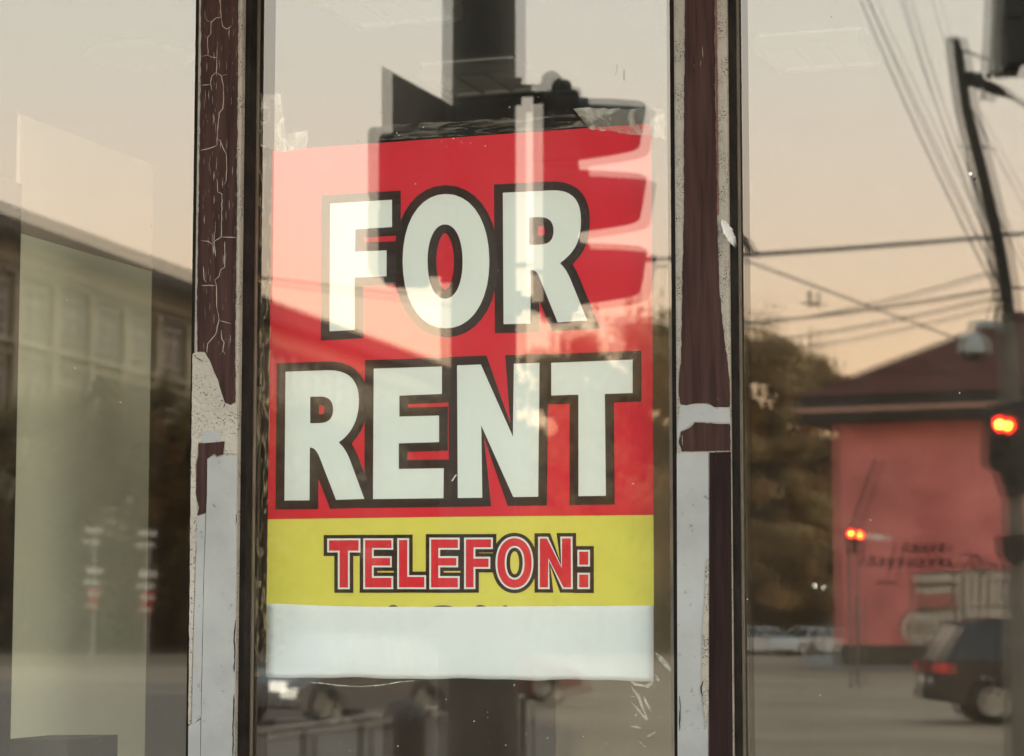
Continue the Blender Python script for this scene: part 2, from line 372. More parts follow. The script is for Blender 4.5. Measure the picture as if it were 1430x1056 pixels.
sheet(b, jag([(277.5, 619), (313, 617), (311.5, 634), (303, 637), (299, 633), (289.5, 640), (288.5, 690), (287, 716), (275, 719.5), (278, 709), (273.5, 690), (274, 650), (277, 636)], 0.5, 5), y, 0.001)
yc = y-0.0002
CR = [[(304,-20),(308,8),(309,24),(302,25),(295,31),(294,48),(290,52),(290.5,77),(281,79)], [(309,24),(311,37),(316,40.5),(320,39),(323,36)], [(320,39),(319.5,52)],
      [(288,24),(289,29),(295,31)], [(290.5,77),(295,80),(303,80.5),(303,66)], [(303,80.5),(302,101),(302.5,106)], [(302,101),(296,106),(294,116),(296,127)],
      [(302,101),(309,106),(312,120),(312,143),(311,152),(306,158),(303,194),(303,203)], [(309,106),(317,104)], [(281,119),(294,118)], [(280,210),(290,208),(303,203)],
      [(303,194),(308,197),(312,208),(316,215),(317,236),(316,252),(313,258)], [(303,250),(304,268),(310,271),(309,331),(299,337),(297,342)], [(281,336),(291,337),(297,342)], [(309,331),(329.5,332)],
      [(297,342),(298,356)], [(314,337),(314,373),(308,377),(306,386),(300,391),(302,398),(303,432)], [(299,324),(299,345),(301,358)], [(281,398.5),(301,399)],
      [(303,432),(306,446),(301,467),(290,480),(289,493)], [(306,448),(323,452)], [(309,461),(310,474),(313,478),(311,490),(315,495)], [(284,372),(285,390),(288,394)], [(311,490),(307,496)]]
for c in CR: crack(b, c, yc, 1.15, 1)
for _ in range(130):
    px, py = random.uniform(283, 331), random.uniform(0, 480); crack(b, [(px, py), (px+random.uniform(-.6,.6), py+random.uniform(3, 14))], yc, random.uniform(.4, .9), 1)
film = b.build('brown_film', [M_FILM, M_CRACK], lp)
b = MB()
sheet(b, [(289.5, 641), (300, 637), (303, 640), (311, 637), (330.8, 635), (329.5, 800), (326, 1130), (279.5, 1130), (281, 1010), (285, 800), (289, 690)], YF-0.003, 0.0028)
sheet(b, jag([(275.5, 722), (284, 718), (287, 717), (284.4, 800), (281, 960), (280.5, 1002), (268, 1012), (270, 900), (273, 800)], 0.3, 9), YF-0.0022, 0.002)
sheet(b, [(263, 1014), (280, 1005), (279.2, 1130), (262, 1130)], YF-0.0022, 0.002)
sheet(b, [(283, 602), (307, 600.5), (308, 617), (283, 619)], YF-0.0014, 0.0012)
for c in ([(329,866),(327,890),(328,912),(327,938)], [(327,970),(326,1000),(325,1056)], [(330,718),(329.5,732)]): crack(b, c, YF-0.0033, 2.0, 1)
for c in ([(272,498),(284,505)], [(301,556),(307,552)], [(280,604),(276,612)], [(320,605),(329,606)]): crack(b, c, YF-0.0016, 1.3, 1)
b.build('white_panel', [M_WHITE, M_RUBBER], lp)
b = MB()
sheet(b, jag([(269, 494), (275, 492), (286, 492.5), (293, 504), (299, 520), (305, 532), (309, 548), (314, 563), (322, 566), (331, 562), (331, 634), (314, 633), (314, 616), (277, 618), (273, 650), (274, 690), (276, 718), (272, 800), (269, 900), (266, 1010), (263, 1012), (266, 700)], 0.4, 9), YF-0.0008, 0.0007)
b.build('rough_patch', M_ROUGH, lp)

# right post
rp = thing('window_post', 'right window post with brown film between pale speckled strips and a feather stuck on it', 'window post', ((XR0+XR1)/2, 0, ZB))
x0, x1 = GX(943.5, YF), GX(1019.5, YF)
bevel(MB().box((x0, YF, ZB), (x1, -0.0015, ZT)).build('core', M_PLASTER, rp), 0.003)
MB().box((x0+.018, 0.026, ZB), (x1-.035, 0.09, ZT)).build('inner_mullion', M_RUBBER, rp)
MB().box((XR0, -0.016, ZB), (x0-0.0005, -0.001, ZT)).build('gasket', M_RUBBER, rp)
MB().box((x1+0.0005, -0.024, ZB), (XR1, -0.001, ZT)).build('gasket', M_RUBBER, rp)
b = MB()
sheet(b, jag([(957, -60), (956.5, 0), (955.5, 150), (954.5, 320), (952.5, 420), (951, 500), (947.5, 545), (950, 564), (958, 566), (970, 563), (989, 563), (997, 568.5), (1019, 568), (1019, 530), (1015, 500), (1011, 470), (1008, 440), (1004, 400), (1002, 330), (1000, 230), (998, 100), (997, -60)], 0.6, 6), y, 0.001)
sheet(b, jag([(971, 590), (1019.5, 592.5), (1020, 629), (952, 630.5), (948, 616), (951, 603), (962, 598)], 0.7, 5), y, 0.001)
MBX = MB(); sheet(MBX, [(991, 632), (1020.5, 631), (1023.5, 1130), (990, 1130)], y, 0.001); MBX.build('dark_film', mat('darker wood film', (0.015, 0.0085, 0.0085), 0.8, 0.3, 20, 0.2, 60, stretch=(9, 9, .5), spec=.1), rp)
for c in ([(981,65),(982,80)], [(979,85),(978,92)], [(969,90),(970,93)], [(996,118),(1000,119)], [(948,612),(953,608),(953,622)], [(1001,556),(1004,559)]): crack(b, c, yc, 1.0, 1)
film2 = b.build('brown_film', [M_FILM, M_CRACK], rp)
b = MB(); sheet(b, jag([(999.3, -60), (998, -60), (999, 100), (1001, 230), (1002.5, 300), (1003.6, 300), (1002, 120), (1000.5, 0)], 0.3, 9), y-0.0002, 0.001)
b.build('red_tear_edge', mat('torn red edge', (0.11, 0.035, 0.028), 0.7, 0.3, 60), film2)
b = MB()
sheet(b, [(945, 634), (948, 632.5), (989, 631.5), (989.5, 780), (988, 1130), (946.5, 1130)], YF-0.0026, 0.0024)
wpb = b
b = MB(); sheet(b, jag([(987, 780), (989, 790), (989.5, 985), (985, 1018), (982, 990), (979.5, 960), (981, 880)], 0.4, 8), YF-0.0040, 0.0012)
fl = b.build('paint_flake', M_PLASTER, rp)
for c in ([(982,950),(979,960),(981,972)], [(949,972),(950,985),(949,1020)], [(989,782),(991,781)]): crack(wpb, c, YF-0.0044, 2.0, 1)
wpb.build('white_panel', [M_WHITE, M_RUBBER], rp)
b = MB(); sheet(b, jag([(950, 566), (970, 564.5), (989, 565), (1019, 570), (1020, 591), (970, 589), (950, 603), (947, 620), (946, 600)], 0.5, 6), YF-0.0006, 0.0005)
b.build('white_patch', M_WHITE, rp)

# feather stuck on the right post
b = MB(); ft = thing('feather', 'small white feather stuck to the right window post', 'feather', G(1011, 318, YF-0.002))
q = [(1008, 306), (1012, 314), (1017, 325), (1023, 338)]
b.tube([G(px, py, YF-0.004-0.004*i) for i, (px, py) in enumerate(q)], [0.0004, 0.0005, 0.0004, 0.0002], 6); b.build('quill', M_FEATHER, ft)
b = MB(); L = []
for i in range(26):
    t = i/25; px = 1009+15*t; py = 308+30*t; wd = 9.0*math.sin(math.pi*min(1, t*0.8+0.14))*random.uniform(.75, 1.05)
    yy = YF-0.004-0.011*t
    for sgn in (-1, 1):
        tx, ty = px+sgn*wd*0.72+3*t, py-sgn*wd*0.35+6*t
        b.add([G(px, py, yy), G(px+0.9, py+1.7, yy), G(tx+.7, ty+1.0, yy-0.002), G(tx, ty, yy-0.002)], [(0,1,2,3)])
b.build('vane', M_FEATHER, ft)

# ------------------------------------------------------------------ poster behind the glass
YP = 0.0250
def bez(p0, c1, c2, p1, n=9):
    return [tuple((1-t)**3*a+3*(1-t)**2*t*b_+3*(1-t)*t*t*c+t**3*d for a, b_, c, d in zip(p0, c1, c2, p1)) for t in [(i+1)/n for i in range(n)]]
def path(*it):
    out = []
    for e in it:
        if len(e) == 2: out.append(tuple(e))
        else: out += bez(out[-1], (e[0], e[1]), (e[2], e[3]), (e[4], e[5]))
    return out
def oval(l, r, t, b_, k=0.56):
    cx, cy = (l+r)/2, (t+b_)/2; a, h = (r-l)/2, (b_-t)/2
    return path((cx, t), (cx+a*k, t, r, cy-h*k, r, cy), (r, cy+h*k, cx+a*k, b_, cx, b_), (cx-a*k, b_, l, cy+h*k, l, cy), (l, cy-h*k, cx-a*k, t, cx, t))[:-1]
def area(p): return sum(p[i][0]*p[(i+1) % len(p)][1]-p[(i+1) % len(p)][0]*p[i][1] for i in range(len(p)))/2
def offs(p, w):
    """mitred offset outwards by w pixels"""
    p = p if area(p) > 0 else p[::-1]; n = len(p); out = []
    for i in range(n):
        a, b_, c = p[i-1], p[i], p[(i+1) % n]
        def nrm(u, v):
            dx, dy = v[0]-u[0], v[1]-u[1]; q = math.hypot(dx, dy) or 1; return (dy/q, -dx/q)
        n1, n2 = nrm(a, b_), nrm(b_, c); d = 1+n1[0]*n2[0]+n1[1]*n2[1]; d = max(d, 0.28)
        out.append((b_[0]+(n1[0]+n2[0])*w/d, b_[1]+(n1[1]+n2[1])*w/d))
    return p, out
LETT = {}
F1 = (path((460.9,284.4),(547.4,279.1),(547.4,317.2),(496.2,320.4),(495.7,351.7),(539.8,349.7),(539.8,385.9),(495.2,387.7),(495.2,460.8),(460.2,462.8)), None)
O1 = (oval(562.2, 683.4, 271, 458.7, 0.60), oval(597, 646.1, 313.4, 417.2, 0.60))
R1 = (path((702.2,269.3),(768,266),(800,264,811.3,280,811.3,308),(811.3,335,804,352,781.9,367.6),(788,373,793,381,797,391),(820.2,447.7),(778.6,450.2),(753,387),(750,380,747,377,740.8,376.9),(740.8,452),(703.2,452.8)),
      path((739,303.8),(753,303.2),(768,303,773,311,773,322),(773,334,768,341.3,755,341.6),(739,342)))
R2 = (path((398.7,519.2),(458,517.2),(488,516.5,501.2,532,501.2,558.3),(501.2,584,493,604,473,618),(480,624,485,633,489,643),(508.8,696.8),(469.3,698.1),(446,638),(442,629,439,625.5,432.7,625),(432.2,698.8),(397.2,699.1)),
      path((433.2,554.2),(447,553.8),(460,553.8,465.2,561,465.2,572),(465.2,584,459,590.6,447,591),(433.2,591.2)))
E1 = (path((521.9,514.9),(617.1,511.9),(617.1,550.2),(557.7,552.7),(557.7,581.9),(613.1,580.4),(613.1,617.5),(556.9,619.2),(556.9,655),(619.7,654),(619.2,695.8),(520.9,697.1)), None)
N1 = (path((638.3,510.4),(671.5,509.1),(716.3,609.9),(717.6,507.9),(753.4,506.9),(751.6,693.8),(716.8,694.3),(672,594),(673.5,695.1),(639.3,695.6)), None)
T1 = (path((769.8,506.9),(883.4,502.3),(883.4,548.9),(844.6,550.2),(846.1,692.5),(807.8,693),(807.8,551.2),(769.8,552.5)), None)
def eshape(x, xr, xm, xi, t0):
    return (path((x,t0),(xr,t0),(xr,767.8),(xi,767.8),(xi,776.8),(xm,776.8),(xm,792.4),(xi,792.4),(xi,804.6),(xr,804.6),(xr,822.9),(x,822.9)), None)
TEL = [(path((456.9,752.2),(503.3,751.9),(503.3,771.6),(488.4,771.6),(488.4,823),(471.8,823),(471.8,771.6),(456.9,771.6)), None),
       eshape(507.3, 549.1, 547.1, 521.9, 751.9),
       (path((554.7,751.7),(571.3,751.6),(571.3,803.3),(595,803.3),(595,822.8),(554.7,822.8)), None),
       eshape(599.5, 641.9, 639.8, 614.6, 750.9),
       (path((648.1,750.9),(688.2,750.7),(688.2,766.8),(663.8,767),(663.8,777.6),(684.7,777.6),(684.7,794.5),(663.8,794.5),(663.8,822.8),(648.1,822.8)), None),
       (oval(691.9, 745, 749.1, 823.5, 0.60), oval(707.3, 730, 765, 807, 0.62)),
       (path((751.4,749.7),(765.2,749.6),(783.6,790),(782.4,749.5),(799.5,749.4),(800,822.8),(785.4,822.8),(766.7,783),(767.7,822.8),(751.4,822.8)), None),
       (path((806.3,768),(823.9,768),(823.9,791.2),(806.3,791.2)), None), (path((806.3,800),(823.9,800),(823.9,822.8),(806.3,822.8)), None)]
def flat(mb, loops, y, mi=0):
    ls = [[G(px, py, y) for px, py in l] for l in loops]
    tri = tessellate_polygon([[Vector((v.x, v.z, 0)) for v in l] for l in ls]); vs = [v for l in ls for v in l]
    fs = []
    for t in tri:
        a, b_, c = (vs[i] for i in t); fs.append(tuple(t) if (b_-a).cross(c-a).y < 0 else tuple(reversed(t)))
    mb.add(vs, fs, mi)
def grown(mb, loops, w, y):
    """letter plus its printed outline; edges are thin overlapping ribbons set a hair apart"""
    flat(mb, loops, y); k = 0
    for li, l in enumerate(loops):
        p, o = offs(l, w if li == 0 else -w); n = len(p)
        for i in range(n):
            k += 1; yy = y-1.2e-5*(1+k % 7); j = (i+1) % n
            q = [G(*p[i], yy), G(*p[j], yy), G(*o[j], yy), G(*o[i], yy)]
            if (q[1]-q[0]).cross(q[2]-q[0]).y > 0: q.reverse()
            mb.add(q, [(0,1,2,3)])
po = thing('rental_poster', 'red and yellow poster reading FOR RENT and TELEFON behind the glass', 'poster', G(643, 950, YP))
MB().prism([G(px, py, YP) for px, py in ((380, 210.5), (560, 197.5), (740, 184.5), (909.5, 172.5), (911, 440), (912.5, 717), (912.5, 719), (640, 721.5), (374, 725), (374, 720), (377, 460))], (0, 0.0005, 0)).build('red_sheet', M_RED, po)
MB().prism([G(px, py, YP) for px, py in ((374, 725.3), (640, 721.8), (912.5, 719.3), (913, 850), (372, 850))], (0, 0.0005, 0)).build('yellow_sheet', M_YEL, po)
MB().prism([G(px, py, YP+0.0004) for px, py in ((372, 850.5), (913, 850.5), (913, 946), (371, 944))], (0, 0.0005, 0)).build('hidden_sheet', M_YEL, po)
b1, b2 = MB(), MB()
for i, (o_, h) in enumerate((F1, O1, R1, R2, E1, N1, T1)):
    lo = [o_] + ([h] if h else []); grown(b1, lo, 12.3, YP-0.0003-0.0001*(i % 2)); flat(b2, lo, YP-0.0008)
ol = b1.build('letter_outline', M_PBLACK, po); b2.build('white_letters', M_PWHITE, po)
b1, b2, b3 = MB(), MB(), MB()
for i, (o_, h) in enumerate(TEL):
    lo = [o_] + ([h] if h else []); grown(b1, lo, 5.0 if i < 7 else 5.4, YP-0.0003-0.0001*(i % 2)); flat(b2, lo, YP-0.0006)
    p, inn = offs(o_, -2.5); l2 = [inn]
    if h: l2.append(offs(h, 2.5)[1])
    flat(b3, l2, YP-0.0008)
b1.build('letter_outline', M_PBLACK, po); b2.build('letter_line', M_PWHITE, po); b3.build('red_letters', M_RED, po)
for l, r, tp in ((539, 559, 845), (596, 641, 845.5), (660, 682, 845), (699, 712, 845.5), (768, 778, 846)): b = MB(); flat(b, [oval(l, r, tp, tp+30, 0.7)], YP-0.0003); b.build('covered_digit', M_PBLACK, po)

# blank paper taped over the number
b = MB(); nx, nz = 44, 14; vs = []
def top_y(px):
    t = (px-372)/(912-372); return 842.5+ (5.0*math.sin(min(1, t/0.32)*math.pi/2) if t < .32 else 5.0) - 1.8*max(0, (t-.5)/.5)
def bot_y(px):
    t = (px-372)/(912-372); return 945.8+5.0*t+0.8*math.sin(t*21)+0.5*math.sin(t*47)
for j in range(nz+1):
    for i in range(nx+1):
        px = 373-1.5*(j/nz)+(912.3-373+1.5*(j/nz))*i/nx; t = j/nz; py = top_y(px)*(1-t)+bot_y(px)*t
        bulge = 0.0011*math.sin(t*math.pi)**0.8*(1+0.25*math.sin(px*0.045)) + 0.0006*math.sin(px*0.021+t*2)*t
        vs.append(G(px, py, YP-0.0010-bulge*0.6))
b.add(vs, [(j*(nx+1)+i, (j+1)*(nx+1)+i, (j+1)*(nx+1)+i+1, j*(nx+1)+i+1) for j in range(nz) for i in range(nx)], 0, True)
pp = tag(b.build('blank_paper', M_PAPER), 'blank white paper strip taped over the phone number on the poster', 'paper')
so = pp.modifiers.new('thickness', 'SOLIDIFY'); so.thickness = 0.0003; so.offset = -1

# tape and scraps
def tape(pts, y, nu, nv, amp, mb):
    """crinkled strip: four corners"""
    A, B, C_, D = pts; vs = []
    for j in range(nv+1):
        for i in range(nu+1):
            u, v = i/nu, j/nv
            px = (A[0]*(1-u)+B[0]*u)*(1-v)+(D[0]*(1-u)+C_[0]*u)*v; py = (A[1]*(1-u)+B[1]*u)*(1-v)+(D[1]*(1-u)+C_[1]*u)*v
            vs.append(G(px+random.uniform(-amp, amp), py+random.uniform(-amp, amp), y+random.uniform(-.0004, .0004)))
    mb.add(vs, [(j*(nu+1)+i, (j+1)*(nu+1)+i, (j+1)*(nu+1)+i+1, j*(nu+1)+i+1) for j in range(nv) for i in range(nu)], 0)
YT = YP-0.0022
b = MB(); tape(((364, 131), (392, 131), (402, 213), (363, 205)), YT, 8, 14, 1.2, b)
tape(((402, 186), (430, 183), (428, 208), (402, 211)), YT-.0002, 6, 5, 1.0, b)
tag(b.build('sticky_tape', M_TAPE), 'crinkled clear tape at the top left corner of the poster', 'tape', 'old clear tape round the poster')
b = MB(); tape(((800, 151), (915, 152), (927, 193), (822, 180)), YT, 16, 7, 1.5, b); tape(((905, 150), (927, 152), (929, 196), (912, 192)), YT-.0002, 5, 8, 1.0, b)
tag(b.build('sticky_tape', M_TAPE), 'crinkled clear tape at the top right corner of the poster', 'tape', 'old clear tape round the poster')
b = MB(); tape(((526, 176), (800, 159), (822, 177), (524, 197)), YT, 40, 3, 1.1, b)
tag(b.build('sticky_tape', tape_mat('thin clear tape', 0.0, 0.28, 26, (1, 1, 7))), 'long thin clear tape along the top edge of the poster', 'tape', 'old clear tape round the poster')
b = MB(); tape(((359, 214), (380, 214), (373, 945), (356, 945)), YT, 4, 90, 0.8, b)
for c in ([(378,300),(377,420),(375,560),(373.5,720),(372,850)], [(361,480),(359,560),(362,700),(366,770)], [(367,600),(362,680),(366,790),(371,860),(370,930)], [(360,560),(358,640)], [(366,545),(369,610),(373,690)], [(368,850),(372,930),(368,938),(362,940)], [(366,935),(372,946),(376,950),(385,948)], [(356,700),(363,790)]): crack(b, c, YT-.0006, 1.1)
tag(b.build('sticky_tape', M_TAPEL), 'long shiny tape with loose threads down the left edge of the poster', 'tape', 'old clear tape round the poster')
b = MB()
for pts in ([(914,909),(926,918),(939,934),(941,944),(930,933),(920,922)], [(914,941),(920,946),(922,952),(917,950)], [(879,951),(900,957),(914,949),(910,958),(905,961),(898,959),(886,957)], [(880,957),(893,970),(905,1005),(903,1006),(890,975)], [(880,979),(892,990),(904,1005),(901,1006)], [(898,970),(907,985),(909,995),(901,983)], [(879,972),(887,972.5),(886,974)], [(879,1014),(890,1013.5),(897,1018),(888,1017)], [(903,1028),(914,1022),(917,1022.5),(905,1030)], [(892,1036),(897,1037),(895,1039)], [(897,1040),(903,1043),(900,1044)], [(914,957),(919,950),(912,962)], [(885,999),(890,996),(888,1001)]):
    b.prism([G(px, py, YT) for px, py in pts], (0, 0.0002, 0))
tag(b.build('tape_scrap', M_SCRAP), 'torn scraps of clear tape below the bottom right corner of the poster', 'tape', None)
b = MB()
for c, w_ in (([(433,953),(455,955),(480,958),(505,959),(530,957),(560,952),(578,951)], 2.2), ([(518,947),(525,951)], 1.0), ([(366,957),(358,962)], 1.2)): crack(b, c, YT, w_)
tag(b.build('tape_strip', M_SCRAP), 'curved thin strip of tape hanging under the blank paper', 'tape')
b = MB()
for px, py, s in ((1355, 243, 2.4),): b.lathe(G(px, py, -0.0012), (0, 1, 0), [(0, 0.0), (0, s/1100), (0.001, s/1100)], 14)
tag(b.build('white_fleck', M_FLECK), 'tiny white fleck on the right pane beside the leaning pole', 'fleck')  # small white disc on the face of the glass
b = MB(); rr = random.Random(5)
for _ in range(240):
    k = rr.random(); px, py = (rr.uniform(365, 935), rr.uniform(100, 205)) if k < .3 else (rr.uniform(372, 935), rr.uniform(955, 1050)) if k < .5 else (rr.uniform(20, 1400), rr.uniform(10, 1050))
    s = rr.choice((.35, .45, .5, .6, .9))/1100; b.add([G(px, py, -.0006)+Vector((dx*s, 0, dz*s)) for dx, dz in ((-1, -.6), (.7, -1), (1, .5), (-.4, 1))], [(0, 1, 2, 3)])
for px, py, a in ((633, 663, (-3, 9, 4, 0)), (728, 432, (-3, 4, 2, 0)), (858, 92, (1, 12, 3, -2))):
    b.add([G(px+a[0], py+a[1], -.0006), G(px+a[0]+2, py+a[1], -.0006), G(px+a[2]+1, py+a[3], -.0006), G(px+a[2]-1, py+a[3], -.0006)], [(0, 1, 2, 3)])
tag(b.build('dust_specks', M_DUST), 'pale dust specks and dried spots on the shop glass', 'dust', kind='stuff')

# ------------------------------------------------------------------ seen through the glass: board, post, counter, ceiling lights
xw = GX(20, 0.06)-0.0
yb = 0.12
bd = GX(20, yb)
def through(px, x):          # depth behind the glass where the sight line at px meets the plane x
    r = ray(px, 528); return CAM.y + r.y*((x-CAM.x)/r.x)
y1 = through(210, bd)
bo = thing('display_board', 'pale board with shade coloured into its upper part, standing edge on inside the left window', 'board', (bd, yb, 0.103)); zs = GZ(338, 100, yb+.1)
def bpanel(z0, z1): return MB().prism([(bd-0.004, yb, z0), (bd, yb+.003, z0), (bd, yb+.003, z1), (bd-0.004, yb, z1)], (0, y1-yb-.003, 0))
bpanel(0.103, zs).build('lit_lower_panel', M_BOARD, bo); bpanel(zs+.0005, GZ(160, 20, yb)).build('shaded_upper_panel', mat('shaded board tone', (0.34, 0.31, 0.25), .9, .05, 2), bo)  # panel colours carry the fall of light: darker above, paler below
bz = through(20, bd)
pe = GX(25, 0.10); zp = GZ(252, 10, .07)
b = MB(); b.box((pe-0.075, 0.04, 0.103), (pe, 0.10, zp)); b.box((pe-0.020, 0.030, 0.103), (pe-0.016, 0.0395, zp), 1); b.box((pe-0.030, 0.030, 0.103), (pe-0.027, 0.0395, zp), 1)
tag(b.build('display_post', [M_RUBBER, M_STEEL]), 'black upright post inside the left window in front of the pale board', 'post')
b = MB(); zc = GZ(1030, 40, 0.2)
b.prism([(bd-0.6, 0.10, zc-0.03), (bd+0.105, 0.10, zc-0.03), (bd+0.105, 0.10, zc+0.004), (bd-0.6, 0.10, zc-0.012)], (0, 0.14, 0))
b.box((bd-0.5, 0.12, 0.103), (bd-0.45, 0.22, zc-0.031)); b.box((bd+0.03, 0.12, 0.103), (bd+0.08, 0.22, zc-0.031))
tag(b.build('counter', M_DESK), 'dark narrow counter at the foot of the pale board inside the left window', 'counter')
b = MB(); yp_ = 2.0; b.box((GX(775, yp_), yp_, 0.103), (GX(1036, yp_), yp_+.06, GZ(470, 930, yp_)))
tag(b.build('partition', mat('olive partition', (0.30, 0.26, 0.175), .9, .06, 2)), 'olive partition standing inside the shop behind the right window post', 'partition')
def ceil_light(px0, px1, py, label, dep=0.6):
    """square louvre fitting under the shop ceiling, its tray given an added faint glow"""
    zc = 3.147; r = ray((px0+px1)/2, py); t = (zc-CAM.z)/r.z; c = CAM+r*t
    o = thing('ceiling_light', label, 'ceiling light', (c.x, c.y, zc), 0, 'louvre lights in the shop ceiling')
    s = (px1-px0)/2*t/F; b = MB()
    b.box((c.x-s, c.y-s, zc-0.004), (c.x+s, c.y+s, zc-0.001)); b.build('tray', M_LTRAY, o)
    b = MB()
    for k in (-1, 1):
        b.box((c.x+k*s-0.008, c.y-s, zc-0.04), (c.x+k*s+0.008, c.y+s, zc-0.005)); b.box((c.x-s+0.0085, c.y+k*s-0.008, zc-0.04), (c.x+s-0.0085, c.y+k*s+0.008, zc-0.005))
    for k in (-0.33, 0.33): b.box((c.x+k*s-0.005, c.y-s+.009, zc-0.038), (c.x+k*s+0.005, c.y+s-.009, zc-0.006))
    for i in range(8):
        yy = c.y-s+0.04+i*(2*s-0.08)/7
        for k in (-.66, 0, .66): b.box((c.x+k*s-s*.30, yy-0.010, zc-0.036), (c.x+k*s+s*.30, yy+0.006, zc-0.028))
    b.build('louvre', M_LOUV, o)
ceil_light(610, 740, 98, 'louvre ceiling light showing through the dark mirrored concrete pole')
ceil_light(470, 620, -6, 'pale ceiling light cut by the top edge of the middle pane')
ceil_light(1075, 1215, 60, 'faint louvre ceiling light high in the right pane')
ceil_light(860, 960, -120, 'ceiling light deeper in the shop above the right post')
zc = 3.147; r_ = ray(195, 72); c = CAM+r_*((zc-CAM.z)/r_.z)
b = MB(); b.lathe(c, (0, 0, -1), [(0, 0.14), (0.012, 0.145), (0.02, 0.12), (0.008, 0.11), (0.006, 0)], 24)
tag(b.build('downlight', M_LOUV), 'round ceiling downlight in the left pane, unlit', 'ceiling light')

# ------------------------------------------------------------------ ground
b = MB(); b.add([(-900, -900, 0), (900, -900, 0), (900, 300, 0), (-900, 300, 0)], [(0, 1, 2, 3)]); tag(b.build('road', M_ASPH, local=True), kind='structure')
b = MB(); b.box((XA-60, -5.6, 0.004), (XB+60, -0.021, 0.12)); tag(b.build('pavement', M_PAVE), kind='structure')
b = MB(); b.box((XA-60, -5.78, 0.002), (XB+60, -5.603, 0.135)); tag(b.build('kerb', M_KERB), kind='structure')
b = MB()
def gpoly(pts, z): return [VG(px, d, z) for px, d in pts]
b.prism(gpoly(((-700, 133), (1150, 130), (1150, 400), (-900, 400)), 0.004), (0, 0, 0.14)); tag(b.build('verge', M_GRASS), kind='structure')
b = MB(); b.prism(gpoly(((1120, 84.5), (1900, 79), (1900, 120), (1120, 120)), 0.003), (0, 0, 0.13)); tag(b.build('far_pavement', M_PAVE), kind='structure')
b = MB()
for d0, d1, a in ((30, 30.25, 0), (46, 46.3, 0), (60, 60.4, 0)):
    for k in range(-8, 9):
        p = VG(715, d0)+RM*(k*7.0); b.add([p+Vector((0,0,.004)), p+RM*3.5+Vector((0,0,.004)), p+RM*3.5+FM*.16+Vector((0,0,.004)), p+FM*.16+Vector((0,0,.004))], [(3,2,1,0)])
for k in range(12):
    p = VG(760, 24)+RM*(k*1.0); b.add([p+Vector((0,0,.005)), p+RM*.5+Vector((0,0,.005)), p+RM*.5+FM*3.2+Vector((0,0,.005)), p+FM*3.2+Vector((0,0,.005))], [(3,2,1,0)])
tag(b.build('road_markings', M_MARK), kind='structure')

b = MB(); b.add([p+Vector((0, 0, .0085)) for p in reversed(gpoly(((-420, 74), (330, 66), (800, 40), (800, 13), (-420, 13)), 0))], [(0, 1, 2, 3, 4)]); tag(b.build('dark_road_area', mat('darker asphalt', (0.135, 0.105, 0.078), 0.9, 0.2, 0.5, 0.1, 30)), kind='structure')  # darker area of the road surface
# ------------------------------------------------------------------ street: near traffic light on the concrete pole
def prism_at(mb, pts, d, th, mi=0): return mb.prism([V(px, py, d) for px, py in pts], FM*th, mi)
D = 8.0
pl = thing('concrete_pole', 'thick dark concrete pole mirrored behind the top of the poster', 'pole', VG(667, D))
b = MB(); rad = 54*D/F; c = VG(667.5, D+rad)
b.tube([c, c+Vector((0,0,2.0)), c+Vector((0,0,8.5))], [rad*1.12, rad*1.02, rad*0.9], 20); b.build('shaft', M_CONC, pl)
b = MB(); b.tube([c, c+Vector((0,0,.35))], [rad*1.7, rad*1.5], 20); b.build('foot', M_CONC, pl)
def hood(mb, c, ax, r, ln, mi=0, straight=False):
    """signal visor: long on top, cut back below, open end and inside visible"""
    ax = Vector(ax).normalized(); u = Vector((0,0,1)); w_ = ax.cross(u).normalized(); n = 22; vs = []
    rings = ((0, 1.0), (.55, .90), (.90, .80), (1.0, .68), (.97, .64), (.87, .76), (.5, .86), (0, .94)); q_ = len(rings)
    if straight: rings = ((0, 1.0), (1.0, 1.0), (1.0, .94), (0, .94)); q_ = 4
    for k in range(n+1):
        an = -math.pi*0.9+2*math.pi*0.9*k/n; cu, sw = math.cos(an), math.sin(an)
        l = ln*(0.90+0.10*((1+cu)/2))
        for h, f in rings: vs.append(c+u*(cu*r*f+.10*r*h)+w_*sw*r*f+ax*h*l)
    fs = [(k*q_+q, k*q_+(q+1) % q_, (k+1)*q_+(q+1) % q_, (k+1)*q_+q) for k in range(n) for q in range(q_)]
    mb.add(vs, fs, mi, False)
